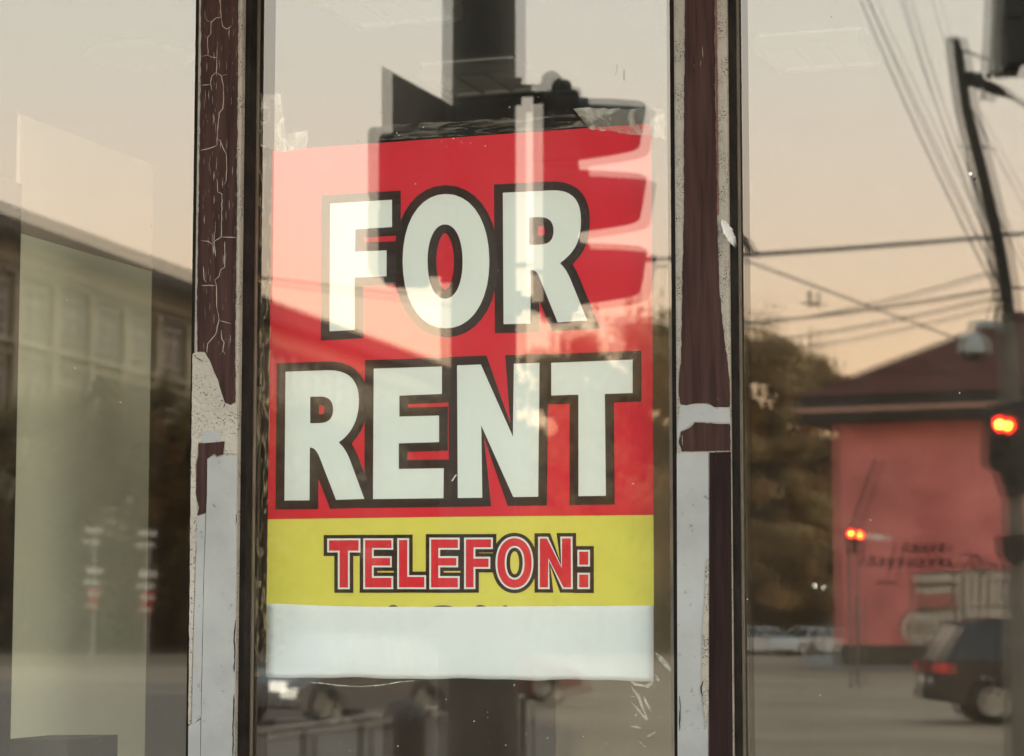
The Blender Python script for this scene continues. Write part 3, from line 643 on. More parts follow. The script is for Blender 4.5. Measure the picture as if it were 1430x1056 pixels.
def signal_head(name, label, base, ax, pitch, depth, width, n, vis, lit=None, group=None, rh=0.40, board=0):
    """base: middle of the underside; ax: direction it faces"""
    ax = Vector(ax).normalized(); u = Vector((0,0,1)); sd = ax.cross(u).normalized(); base = Vector(base)
    o = thing(name, label, 'traffic light', base, 0, group)
    hs = MB()
    for i in range(n): hs.obox(base+u*(pitch*(i+.5)), ax*(depth/2), sd*(width/2), u*(pitch*.492))
    hs.obox(base+u*(pitch*n+0.02), ax*(depth*.35), sd*(width*.3), u*0.018); hs.obox(base-u*0.02, ax*(depth*.35), sd*(width*.3), u*0.018)
    hs.lathe(base+u*(pitch*n+0.035)-ax*depth*.1, sd, [(-.05, 0), (-.05, .035), (.05, .035), (.05, 0)], 14)
    bevel(hs.build('housing', M_DARK, o), pitch*.07, 2)
    if board:
        b = MB(); b.obox(base+u*(pitch*n/2)-ax*(depth*.5+.012), ax*.008, sd*board, u*(pitch*n/2+.12)); b.build('backing_board', M_GALV, o)
    for i in range(n):
        cc = base+u*(pitch*(i+.5))+ax*(depth/2)
        v_ = MB(); hood(v_, cc-ax*.004, ax, pitch*rh, vis); v_.build('visor', M_DARK, o)
        l = MB(); l.lathe(cc, ax, [(-.01, pitch*rh*.9), (.004, pitch*rh*.86), (.014, pitch*rh*.6), (.02, 0)], 18)
        l.build('lens', M_LAMPR if i == lit else M_LAMPO, o)
    return o
mpp = D/F
ph3 = 105*mpp
hd = V(777, 434, D+.15)
signal_head('traffic_light', 'black traffic light in profile with three hoods, close behind the poster lettering', hd, RM, ph3, 66*mpp, 70*mpp, 3, 98*mpp, None, 'traffic lights of the junction', 0.43)
# bracket arms that tie the head to the pole, with the gap between them
b = MB(); 
for py in (128, 424):
    b = MB(); b.tube([V(700, py, D+.15), V(758, py-2, D+.15)], 0.022, 10); b.obox(V(716, py, D+.15), RM*.03, FM*.06, Vector((0,0,.035))); b.build('bracket', M_DARK, pl)
# signal seen from behind, left of the pole
hb = V(568, 384, D+.1)
o2 = signal_head('traffic_light', 'black traffic light seen from behind left of the concrete pole', hb, FM, 104*mpp, 0.16, 109*mpp, 2, .17, None, 'traffic lights of the junction', 0.42)
for py in (200, 360):
    b = MB(); b.tube([V(600, py, D+.12), V(640, py, D+.12)], .02, 8); b.build('bracket', M_DARK, o2)
# plate seen nearly edge on
b = MB(); p0, p1 = V(533, 92, 7.65), V(622, 141, 8.12); q0, q1 = V(533, 178, 7.65), V(622, 200, 8.12)
b.add([p0, p1, q1, q0, p0+FM*.02, p1+FM*.02, q1+FM*.02, q0+FM*.02], [(0,1,2,3),(7,6,5,4),(0,4,5,1),(1,5,6,2),(2,6,7,3),(3,7,4,0)])
tag(b.build('sign_plate', M_PLATE), 'dark sign plate with slanting top edge left of the concrete pole', 'sign')
# signal head in the top right corner
D2 = 16.0
sh = signal_head('traffic_light', 'dark traffic light with pale backing board cut by the top right corner', V(1409, 96, D2), RM, 105*D2/F*.62, 34*D2/F, .26, 3, .20, None, 'traffic lights of the junction', .42)
b = MB(); prism_at(b, [(1370, 100), (1374, 40), (1378, -130), (1393, -130), (1391, 0), (1386, 100)], D2, .03); b.build('backing_board', mat('pale board', (0.62, 0.60, 0.54), .5), sh)
b = MB(); b.tube([V(1378, 104, D2+.05), V(1400, 101, D2+.05), V(1420, 101, D2+.05)], .03, 8); b.tube([V(1374, 40, D2+.05), V(1450, 30, D2+.05), V(1560, 30, D2+.05)], .03, 8)
b.tube([V(1560, 30, D2+.05), VG(1560, D2+.05)], .07, 10); b.build('bracket', M_STEEL, sh)

# ------------------------------------------------------------------ leaning utility pole with its gear
D3 = 27.0
PL = [(1329, 52), (1333, 75), (1344, 150), (1360, 215), (1378, 290), (1391, 350), (1399, 400), (1404, 450), (1408, 520), (1411, 600), (1414, 760), (1416, 900), (1418, 1074)]
up = thing('utility_pole', 'tall bent utility pole leaning at the right edge of the right pane', 'utility pole', VG(1418, D3))
b = MB(); b.tube([V(x, y_, D3) for x, y_ in PL[:8]], [.075, .095, .098, .102, .106, .108, .11, .112], 12); b.build('shaft', M_WOODP, up)
b = MB(); b.tube([V(1404, 451, D3)] + [V(x, y_, D3) for x, y_ in PL[8:]], [.113, .114, .118, .122, .125, .13], 12); b.build('lower_shaft', M_POLEG, up)
b = MB(); b.tube([V(1329, 70, D3), V(1340, 73, D3), V(1352, 72, D3), V(1362, 78, D3), V(1372, 84, D3)], .012, 6); b.build('top_hook', M_WIRE, up)
for py, px in ((366, 1392), (395, 1396)):
    b = MB(); b.tube([V(px-12, py, D3), V(px+14, py+2, D3)], .022, 6); b.lathe(V(px-10, py, D3), (0,0,1), [(-.05, .0), (-.05, .03), (-.01, .022), (.0, .035), (.03, .02), (.06, .02), (.06, 0)], 10); b.build('insulator', M_WIRE, up)
b = MB(); b.tube([V(1338, 204, D3), V(1380, 206, D3)], .010, 6); b.build('step_bolt', M_WIRE, up)
lm = thing('street_lamp', 'dark street lamp head on an arm near the top of the leaning pole', 'street lamp', V(1375, 120, D3))
b = MB(); b.tube([V(1346, 116, D3-.1), V(1372, 116, D3-.1), V(1374, 140, D3-.1)], .05, 8); b.tube([V(1350, 108, D3-.1), V(1366, 108, D3-.1), V(1370, 124, D3-.1)], .07, 8); b.build('bracket', M_WIRE, lm)
b = MB(); b.tube([V(1373, 118, D3-.1), V(1383, 122, D3-.1), V(1396, 129, D3-.1), V(1404, 132, D3-.1)], [.05, .065, .06, .03], 10); b.build('lamp_head', M_WOODP, lm)
b = MB(); b.tube([V(1403, 131, D3-.1), V(1440, 154, D3-.1), V(1480, 178, D3-.1)], .02, 8); b.build('arm', M_STEEL, lm)
# dome camera
cm = thing('security_camera', 'white dome security camera on a bracket beside the leaning pole', 'camera', V(1355, 500, D3-.2))
b = MB(); c = V(1355, 468, D3-.2); k = D3/F
b.lathe(c, (0,0,-1), [(-.03, 0), (-.03, 8*k), (0, 13*k), (10*k, 18*k), (22*k, 19*k), (25*k, 19.5*k), (25.5*k, 0)], 20); b.build('shell', M_CAMW, cm)
b = MB(); b.lathe(c-Vector((0,0,25.6*k)), (0,0,-1), [(0, 12*k), (5*k, 11*k), (10*k, 7*k), (12*k, 0)], 18); b.build('dome', M_CGLS, cm)
b = MB(); b.tube([V(1354, 466, D3-.2), V(1356, 453, D3-.2), V(1375, 452, D3-.2), V(1400, 456, D3-.1)], [.045, .05, .05, .04], 10); b.build('arm', M_CAMW, cm)
b = MB(); b.obox(V(1394, 452, D3-.15), RM*.05, FM*.05, Vector((0,0,.13))); b.build('mount_box', M_STEEL, cm)
# red signal facing the window on the pole
tl = thing('traffic_light', 'traffic light with one large red lamp lit on the leaning pole', 'traffic light', V(1402, 690, D3-.25), 0, 'traffic lights of the junction')
b = MB(); prism_at(b, [(1378, 566), (1432, 560), (1436, 570), (1436, 684), (1430, 690), (1402, 690), (1398, 682), (1390, 655), (1379, 652), (1374, 640)], D3-.3, .22); bevel(b.build('housing', M_DARK, tl), .02)
for i, (px, py) in enumerate(((1395, 593), (1396, 626), (1409, 664))):
    l = MB(); l.lathe(V(px, py, D3-.31), -FM, [(0, .092), (.012, .080), (.022, .052)], 18); l.lathe(V(px, py, D3-.31), -FM, [(.0221, .052), (.032, .03), (.035, 0)], 18, 1); l.build('lens', [M_LAMPR, M_LAMPC] if i == 0 else [M_LAMPO, M_LAMPO], tl)
    v_ = MB(); hood(v_, V(px, py, D3-.305), -FM, .105, .12, 0, True); v_.build('visor', M_DARK, tl)
b = MB(); prism_at(b, [(1395, 750), (1430, 747), (1432, 780), (1418, 788), (1402, 782), (1395, 772)], D3-.2, .2)
tag(bevel(b.build('push_button_box', M_DARK), .02), 'black control box low on the leaning pole', 'control box')

# ------------------------------------------------------------------ far signal, no entry signs
def far_signal():
    d = 62; c = VG(1187, d); o = thing('traffic_light', 'distant traffic light with a red lamp lit in front of the pink house', 'traffic light', c, 0, 'traffic lights of the junction')
    b = MB(); b.tube([c, Vector((c.x, c.y, VZ(735, d)))], .055, 10); b.build('pole', M_STEEL, o)
    z0, z1 = VZ(773, d), VZ(736, d); p = VG(1189, d-.15)
    b = MB(); b.obox((p.x, p.y, (z0+z1)/2), RM*.14, FM*.1, Vector((0,0,(z1-z0)/2))); bevel(b.build('housing', M_DARK, o), .03)
    for i, py in enumerate((745.5, 754, 765)):
        l = MB(); q = V(1188.5, py, d-.26); l.lathe(q, -FM, [(0, .12), (.015, .09), (.02, .062)], 14); l.lathe(q, -FM, [(.0201, .062), (.027, .04), (.03, 0)], 14, 1); l.build('lens', [M_LAMPR, M_LAMPC] if i == 0 else [M_LAMPO, M_LAMPO], o)
        v_ = MB(); hood(v_, q, -FM, .135, .10, 0, True); v_.build('visor', M_DARK, o)
    b = MB(); a = V(1207, 749, d); e = V(1232, 750, d); b.obox((a+e)/2, (e-a)/2, FM*.02, Vector((0,0,.075))); b.tube([V(1188, 750, d+.03), V(1210, 749, d+.03)], .02, 6, 1)
    b.build('name_plate', [M_SIGNW, M_STEEL], o)
    c2 = VG(1196, d+3); b = MB(); b.tube([c2, Vector((c2.x, c2.y, VZ(830, d)))], .05, 10); b.build('guard_post', M_STEEL, o)
far_signal()
def no_entry(px, dd, pys, label, ang):
    c = VG(px, dd); o = thing('no_entry_sign', label, 'road sign', c, 0, 'no entry signs across the street')
    b = MB(); b.tube([c, Vector((c.x, c.y, VZ(pys[0]-6, dd)))], .045, 10); b.build('pole', M_GALV, o)
    n = (-FM*math.cos(ang)+RM*math.sin(ang)).normalized(); s = Vector((0,0,1)).cross(n).normalized()
    for py, wd, ht in ((pys[0], .34, .10), (pys[1], .34, .12)):
        b = MB(); q = V(px, py, dd); b.obox(Vector((q.x, q.y, q.z))+n*.07, s*wd, n*.012, Vector((0,0,ht))); b.build('plate', M_SIGNW, o)
    q = V(px, pys[2], dd)+n*.07; b = MB(); b.lathe(q, n, [(-.012, 0), (-.012, .31), (.012, .31), (.012, 0)], 28); disc = b.build('disc', M_NOENT, o)
    b = MB(); b.obox(q+n*.022, s*.24, n*.006, Vector((0,0,.07))); b.build('bar', M_SIGNW, disc)
no_entry(131, 96, (741, 797, 830), 'farther no entry sign under white plates in front of the pale board', .3)
no_entry(207, 90, (745, 802, 835), 'nearer no entry sign under white plates at the dark edge of the board', -.1)

# ------------------------------------------------------------------ cables
def cable(p, q, r, sag=0.0, n=14):
    b = MB(); b.tube([p.lerp(q, i/n)-Vector((0,0,sag*4*(i/n)*(1-i/n))) for i in range(n+1)], r, 5); return b
CB = [((1186, -40, 40), (1383, 392, 27), .014, .05, 'steep pair of cables falling to the leaning pole, left one'), ((1180, -70, 41), (1386, 372, 27), .008, .0, 'steep pair of cables falling to the leaning pole, thin one'),
      ((1255, -30, 45), (1393, 366, 27), .010, .1, 'thin steep cable just left of the leaning pole top'), ((1240, -60, 46), (1396, 360, 27), .008, .1, 'second thin steep cable behind the pole top'),
      ((1290, -40, 50), (1400, 330, 27), .007, .0, 'finest steep cable close to the leaning pole'), ((1345, 130, 30), (1500, 420, 45), .007, .0, 'thin cable falling away right of the leaning pole'), ((1368, 250, 28), (1500, 520, 50), .007, 0, 'lower thin cable falling away right of the pole'),
      ((700, 372, 22), (1560, 312, 30), .020, .02, 'thick cable running level across the right pane'), ((850, 452, 50), (1397, 402, 27), .014, .06, 'main cable with insulators below the thick one'),
      ((850, 446, 50), (1394, 376, 27), .010, .12, 'sagging cable just above the insulators'), ((850, 482, 50), (1400, 412, 27), .011, .08, 'lower sagging cable over the tree tops'),
      ((960, 335, 60), (1420, 505, 80), .022, 0, 'faint cable crossing the others downwards to the roof'), ((300, 380, 34), (850, 446, 50), .014, 0, 'faint cable crossing behind the poster'),
      ((850, 492, 52), (1400, 425, 27), .008, .1, 'lowest thin cable over the tree tops'), ((1395, 402, 27), (1560, 360, 40), .012, .05, 'cable leaving the leaning pole to the right'), ((1390, 395, 27), (1372, 470, 27), .007, .0, 'short lead hanging from the pole to the camera')]
for a, e, r_, sg, lab in CB:
    b = cable(V(*a), V(*e), r_*1.25, sg*3)
    tag(b.build('cable', M_WIRE), lab, 'cable', 'overhead cables')
b = MB(); 
for k in (0, 12*38/F):
    p = V(1131, 424, 38)+RM*k*0
b.tube([p-Vector((0,0,.06)), p+Vector((0,0,.20))], [.03, .03], 8); b.lathe(p, (0,0,1), [(.02, .0), (.02, .06), (.06, .035), (.10, .06), (.14, .035), (.2, .05), (.2, 0)], 10); b.tube([p-RM*.14, p+RM*.14], .02, 6)
tag(b.build('cable_insulator', M_WIRE), 'dark insulator hanging on the main cable', 'insulator')

# ------------------------------------------------------------------ pink house
ph = thing('pink_house', 'pink house with dark hipped roof and graffiti along its wall', 'house', VG(1300, 88))
A, B = VG(1165, 88.4), VG(1700, 83.2)
ex = (B-A).normalized(); ey = Vector((0,0,1)).cross(ex)
if ey.dot(FM) < 0: ey = -ey
WL = (B-A).length; WD = 14.0
def H(u, v, z): return A+ex*u+ey*v+Vector((0,0,z))
zt = VZ(589, 88.4); zb = VZ(900, 88.4)
def hbox(mb, u0, u1, v0, v1, z0, z1, mi=0):
    mb.prism([H(u0, v0, z0), H(u1, v0, z0), H(u1, v1, z0), H(u0, v1, z0)], (0, 0, z1-z0), mi); return mb
hbox(MB(), 0, WL, 0, WD, zb, zt).build('wall', M_PINK, ph)
hbox(MB(), -.06, WL+.06, -.06, WD+.06, 0, zb-.005).build('plinth', M_PLINTH, ph)
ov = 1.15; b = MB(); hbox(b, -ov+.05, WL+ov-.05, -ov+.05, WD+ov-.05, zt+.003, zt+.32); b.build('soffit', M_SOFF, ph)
b = MB(); ze = zt+.32
for u0, u1, v0, v1 in ((-ov-.06, WL+ov+.06, -ov-.06, -ov+.04), (-ov-.06, -ov+.04, -ov+.045, WD+ov)): hbox(b, u0, u1, v0, v1, ze, ze+.20)
b.build('eaves_board', M_FASC, ph)
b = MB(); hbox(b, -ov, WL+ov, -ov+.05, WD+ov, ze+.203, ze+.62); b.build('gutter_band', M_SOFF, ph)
za = ze+.63; zr = VZ(440, 95); e = 1.6
rv = [H(-ov, -ov, za), H(WL+ov, -ov, za), H(WL+ov, WD+ov, za), H(-ov, WD+ov, za), H(WL/2-1.2, WD/2, zr), H(WL/2+1.2, WD/2, zr)]
MB().add(rv, [(0,1,5,4), (1,2,5), (2,3,4,5), (3,0,4), (3,2,1,0)]).build('roof', M_TILE, ph)
def wall_pt(px, py, out=0.02):
    """measured point on the pink wall"""
    cm_ = Vector((CAM.x, -CAM.y, CAM.z)); r = ray(px, py); r = Vector((r.x, -r.y, r.z)); t = ((A-ey*out)-cm_).dot(ey)/r.dot(ey); return cm_+r*t
def stroke(mb, pts, w_, out, mi=0):
    for i in range(len(pts)-1):
        (xa, ya), (xb, yb_) = pts[i], pts[i+1]; q = math.hypot(xb-xa, yb_-ya) or 1; nx_, ny_ = -(yb_-ya)/q*w_/2, (xb-xa)/q*w_/2; oo = out+.003*(i % 3)
        mb.add([wall_pt(xa+nx_, ya+ny_, oo), wall_pt(xb+nx_, yb_+ny_, oo), wall_pt(xb-nx_, yb_-ny_, oo), wall_pt(xa-nx_, ya-ny_, oo)], [(0,1,2,3)], mi)
b = MB()
for s_ in ([(1260,772),(1266,757),(1270,772)], [(1262,767),(1269,767)], [(1276,771),(1276,759),(1284,771),(1284,758)], [(1296,760),(1290,764),(1291,770),(1297,771)], [(1302,771),(1302,759),(1308,759)], [(1302,765),(1307,765)], [(1312,771),(1313,759),(1319,761),(1314,766),(1320,771)],
           [(1200,790),(1206,776),(1211,790)], [(1215,779),(1224,777)], [(1219,777),(1219,792)], [(1230,780),(1226,787),(1232,791),(1236,783),(1230,779)], [(1240,779),(1244,791),(1249,778)], [(1262,779),(1254,783),(1262,787),(1255,791)], [(1268,778),(1268,789),(1276,789),(1277,778)], [(1282,778),(1292,790)], [(1292,778),(1282,791)], [(1298,778),(1302,790),(1307,778)], [(1312,790),(1312,778),(1318,783),(1312,785),(1320,791)], [(1326,778),(1324,790),(1336,788)], [(1338,784),(1350,790),(1362,776),(1372,786),(1392,790)], [(1250,757),(1240,805)], [(1222,814),(1235,811),(1248,814)], [(1340,776),(1352,772),(1360,790)]):
    stroke(b, s_, 2.6, .03)
b.build('graffiti', M_GRB, ph)
b = MB()
def blob(pts, out, mi): b.prism([wall_pt(x, y_, out) for x, y_ in pts], ey*-.008, mi)
for pts, px_, mi in (([(1270,800),(1332,795),(1333,853),(1330,868),(1270,858)], 0, 1), ([(1332,796),(1366,792),(1412,797),(1412,868),(1334,868)], 0, 1), (oval(1254, 1302, 850, 906, .56), 0, 1)): blob(pts, .04, 1)
for pts, mi in (([(1273,803),(1329,801),(1329,811),(1275,813)], 0), ([(1278,822),(1328,818),(1328,826),(1280,829)], 0), ([(1275,829),(1327,828),(1326,846),(1276,848)], 2), ([(1335,802),(1348,798),(1366,800),(1365,862),(1336,862)], 0), ([(1371,806),(1382,798),(1408,799),(1407,862),(1369,862)], 0), (oval(1258, 1298, 854, 900, .56), 0), ([(1292,856),(1330,852),(1332,880),(1310,900),(1294,898)], 0), (oval(1266, 1290, 864, 888, .56), 3)): blob(pts, .06, mi)
for s_ in ([(1345,806),(1346,858)], [(1357,804),(1356,838)], [(1380,806),(1378,846),(1402,846)], [(1384,812),(1398,808),(1398,838)], [(1352,848),(1380,845)], [(1300,862),(1304,890)], [(1312,858),(1311,884)], [(1322,856),(1318,876)], [(1266,891),(1292,893)]): stroke(b, s_, 2.4, .09, 1)
b.build('graffiti_mural', [M_GRW, M_GRG, mat('graffiti rose', (0.45, 0.16, 0.13), .9), mat('graffiti tan', (0.30, 0.17, 0.10), .9)], ph)
b = MB(); b.tube([wall_pt(1222, 640, .1), wall_pt(1204, 690, .1), wall_pt(1186, 742, .1)], .04, 6); b.build('loose_cable', M_WIRE, ph)

# ------------------------------------------------------------------ long building across the street
A2, B2 = VG(-260, 96.5), VG(612, 196)
A2, B2 = VG(0, 165)+(VG(0, 165)-VG(600, 262)).normalized()*36, VG(640, 262*365/351)
gx = (B2-A2).normalized(); gy = Vector((0,0,1)).cross(gx)
if gy.dot(FM) < 0: gy = -gy
LB = (B2-A2).length; HB = 1.65+580/F*165
fb = thing('long_building', 'long pale five storey building with deep eaves behind the street trees', 'building', A2)
def K(u, v, z): return A2+gx*u+gy*v+Vector((0,0,z))
def kbox(mb, u0, u1, v0, v1, z0, z1, mi=0): mb.prism([K(u0, v0, z0), K(u1, v0, z0), K(u1, v1, z0), K(u0, v1, z0)], (0,0,z1-z0), mi); return mb
kbox(MB(), 0, LB, 0, 16, 0, HB-3.4).build('wall', M_STONE, fb)
kbox(MB(), -.2, LB+.2, -.30, 16.2, HB-3.397, HB-1.95).build('frieze', M_STONEL, fb)
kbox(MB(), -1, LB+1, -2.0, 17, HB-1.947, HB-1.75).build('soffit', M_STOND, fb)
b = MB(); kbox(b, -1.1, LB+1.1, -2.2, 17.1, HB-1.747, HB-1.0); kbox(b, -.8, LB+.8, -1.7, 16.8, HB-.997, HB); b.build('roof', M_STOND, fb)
ncol = 24; per = LB/ncol; fl_h = 5.4; b = MB()
for i in range(ncol+1): kbox(b, i*per-.45, i*per+.45, -.45, -.003, 4.2, HB-3.8)
b.build('pilaster', M_STONEL, fb)
b = MB()
for k in range(1, 5): kbox(b, -.1, LB+.1, -.60, -.004, HB-3.4-k*fl_h-.35, HB-3.4-k*fl_h+.15)
b.build('string_course', M_STONEL, fb)
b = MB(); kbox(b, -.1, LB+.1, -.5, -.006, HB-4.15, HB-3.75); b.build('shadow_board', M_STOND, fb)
src = MB(); wv = per*.30; hv = 3.3
def wbox(u0, u1, v0, v1, z0, z1, mi): src.prism([gx*u0+gy*v0+Vector((0,0,z0)), gx*u1+gy*v0+Vector((0,0,z0)), gx*u1+gy*v1+Vector((0,0,z0)), gx*u0+gy*v1+Vector((0,0,z0))], (0,0,z1-z0), mi)
wbox(-wv, wv, -.06, -.002, 0, hv, 1)
for u0, u1, z0, z1 in ((-wv, -wv+.22, .223, hv-.223), (wv-.22, wv, .223, hv-.223), (-wv, wv, 0, .22), (-wv, wv, hv-.22, hv), (-.10, .10, .223, hv-.223), (-wv+.223, -.103, 2.0, 2.16), (.103, wv-.223, 2.0, 2.16)): wbox(u0, u1, -.14, -.063, z0, z1, 0)
w0 = None
for k in range(4):
    for i in range(ncol):
        p = K((i+.5)*per, 0, HB-3.4-(k+1)*fl_h+.75)-A2
        if w0 is None: w0 = src.build('window', [M_WFR, M_WIN], fb, local=True); w0.location = p
        else: c = w0.copy(); COL.objects.link(c); c.parent = fb; c.location = p

# ------------------------------------------------------------------ trees
def tree(base, h, rx, label, seed, lf=0.30, nclump=46, per=70, trunk=.28, low=.22, cat='tree', mix=(0, 1, 2), sparse_top=False, leaves=None):
    rg = random.Random(seed); base = Vector(base)
    o = thing('street_tree', label, cat, base, 0, 'trees across the street')
    tb = MB(); pts = [base+Vector((rg.uniform(-.15,.15)*i, rg.uniform(-.15,.15)*i, h*.82*i/5)) for i in range(6)]
    tb.tube(pts, [trunk*(1-.16*i) for i in range(6)], 8)
    cl = []
    for i in range(nclump):
        an = rg.uniform(0, 2*math.pi); t = rg.uniform(low, 1.0); rr_ = rx*math.sqrt(rg.random())*(1.15-.75*abs(t-.5))
        c = base+Vector((math.cos(an)*rr_, math.sin(an)*rr_, h*t)); cl.append((c, rg.uniform(.5, 1.15)*rx*.36))
    for c, r_ in cl[::3]:
        k = min(4, int((c.z-base.z)/h*4)); tb.tube([pts[k], pts[k].lerp(c, .6)+Vector((0,0,.2)), c], [.09, .05, .02], 5)
    tb.build('trunk', M_BARK, o)
    fb_ = MB()
    for c, r_ in cl:
        mi = rg.choice(mix)
        for _ in range(per):
            while True:
                d = Vector((rg.uniform(-1,1), rg.uniform(-1,1), rg.uniform(-1,1)))
                if d.length < 1: break
            q = c+Vector((d.x*r_, d.y*r_, d.z*r_*.8)); s_ = lf*rg.uniform(.5, 1.2)
            a = Vector((rg.uniform(-1,1), rg.uniform(-1,1), rg.uniform(-1,1))).normalized(); b_ = a.orthogonal().normalized()
            fb_.add([q-a*s_, q+b_*s_*.55, q+a*s_, q-b_*s_*.55], [(0,1,2,3)], mi if rg.random() < .75 else rg.choice(mix))
    for _ in range(40 if sparse_top else 6):      # thin shoots above the crown
        an = rg.uniform(0, 6.28); rr_ = rx*rg.random()*.9; q = base+Vector((math.cos(an)*rr_, math.sin(an)*rr_, h*rg.uniform(.85, .98))); l = rg.uniform(.08, .24)*h if sparse_top else rg.uniform(.06, .16)*h
        for k in range(22):
            t = rg.random(); s_ = lf*.75*(1.1-t); p = q+Vector((rg.uniform(-.12,.12), rg.uniform(-.12,.12), l*t)); a = Vector((rg.uniform(-1,1), rg.uniform(-1,1), rg.uniform(-.3,1))).normalized(); b_ = a.orthogonal().normalized()
            fb_.add([p-a*s_, p+b_*s_*.5, p+a*s_, p-b_*s_*.5], [(0,1,2,3)], rg.choice(mix))
    fb_.build('crown', leaves or M_LEAF, o)
    return o
TR = [(-60, 138, 560, 190, 'broad tree at the far left below the pale building', 0), (70, 141, 556, 150, 'tree left of the no entry signs', 0), (195, 136, 535, 130, 'russet tree behind the nearer no entry sign', 2), (300, 140, 560, 140, 'tree hidden behind the left window post', 0),
      (420, 138, 560, 140, 'tree below the eaves of the pale building behind the poster edge', 0), (540, 141, 570, 140, 'tree in the middle of the row behind the poster', 0), (660, 137, 520, 140, 'tall tree straight behind the concrete pole', 1), (775, 136, 470, 140, 'tall tree below the hooded traffic light', 1),
      (838, 145, 545, 190, 'low dense tree below the hooded traffic light', 1), (885, 138, 448, 150, 'thin crowned tree at the right edge of the poster', 0), (985, 141, 470, 140, 'tree behind the right window post', 1), (1075, 138, 478, 120, 'spiky tree at the left of the right pane', 0), (1135, 142, 505, 110, 'lower spiky tree beside the pink house', 0)]
for i, (px, d, py, wpx, lab, kind) in enumerate(TR):
    h = VZ(py, d)*1.0; mix = ((0, 1, 0, 2), (0, 1, 1), (0, 2, 1))[kind]
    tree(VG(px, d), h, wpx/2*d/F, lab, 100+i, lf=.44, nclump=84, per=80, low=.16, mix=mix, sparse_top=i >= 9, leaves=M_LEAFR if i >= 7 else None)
# ground cover behind the trees closes the view along the verge
b = MB(); rg = random.Random(3)
for _ in range(14000):
    px = rg.uniform(-350, 1170); d = rg.uniform(147, 153); hh = (6.0+1.4*math.sin(px*.013)+1.1*math.sin(px*.031+1))*rg.random()+(7.0*rg.random() if px > 600 else 0)
    p = VG(px, d, .1+hh); s_ = rg.uniform(.35, .8); a = Vector((rg.uniform(-1,1), rg.uniform(-1,1), rg.uniform(-1,1))).normalized(); b_ = a.orthogonal().normalized()
    b.add([p-a*s_, p+b_*s_*.6, p+a*s_, p-b_*s_*.6], [(0,1,2,3)], rg.choice((0, 1, 1)))
top = []; n_ = 150
for i in range(n_+1):
    px = -380+1560*i/n_; top.append((px, 3.2+1.2*math.sin(px*.021)+rg.uniform(-.8, .8)+(2.6 if px > 600 else 0)))
vs = []
for px, hh in top:
    for d, z in ((147.5, .05), (148.5, hh*.6), (150, hh), (152, hh*.7), (153.5, .05)): vs.append(VG(px+rg.uniform(-3, 3), d+rg.uniform(-.5, .5), z+rg.uniform(-.3, .3)*(z > 1)))
b.add(vs, [(i*5+k, i*5+k+1, (i+1)*5+k+1, (i+1)*5+k) for i in range(n_) for k in range(4)], 1)
tag(b.build('shrubbery', M_LEAF), 'dark shrubs growing in a belt behind the street trees', 'shrubs', kind='stuff')

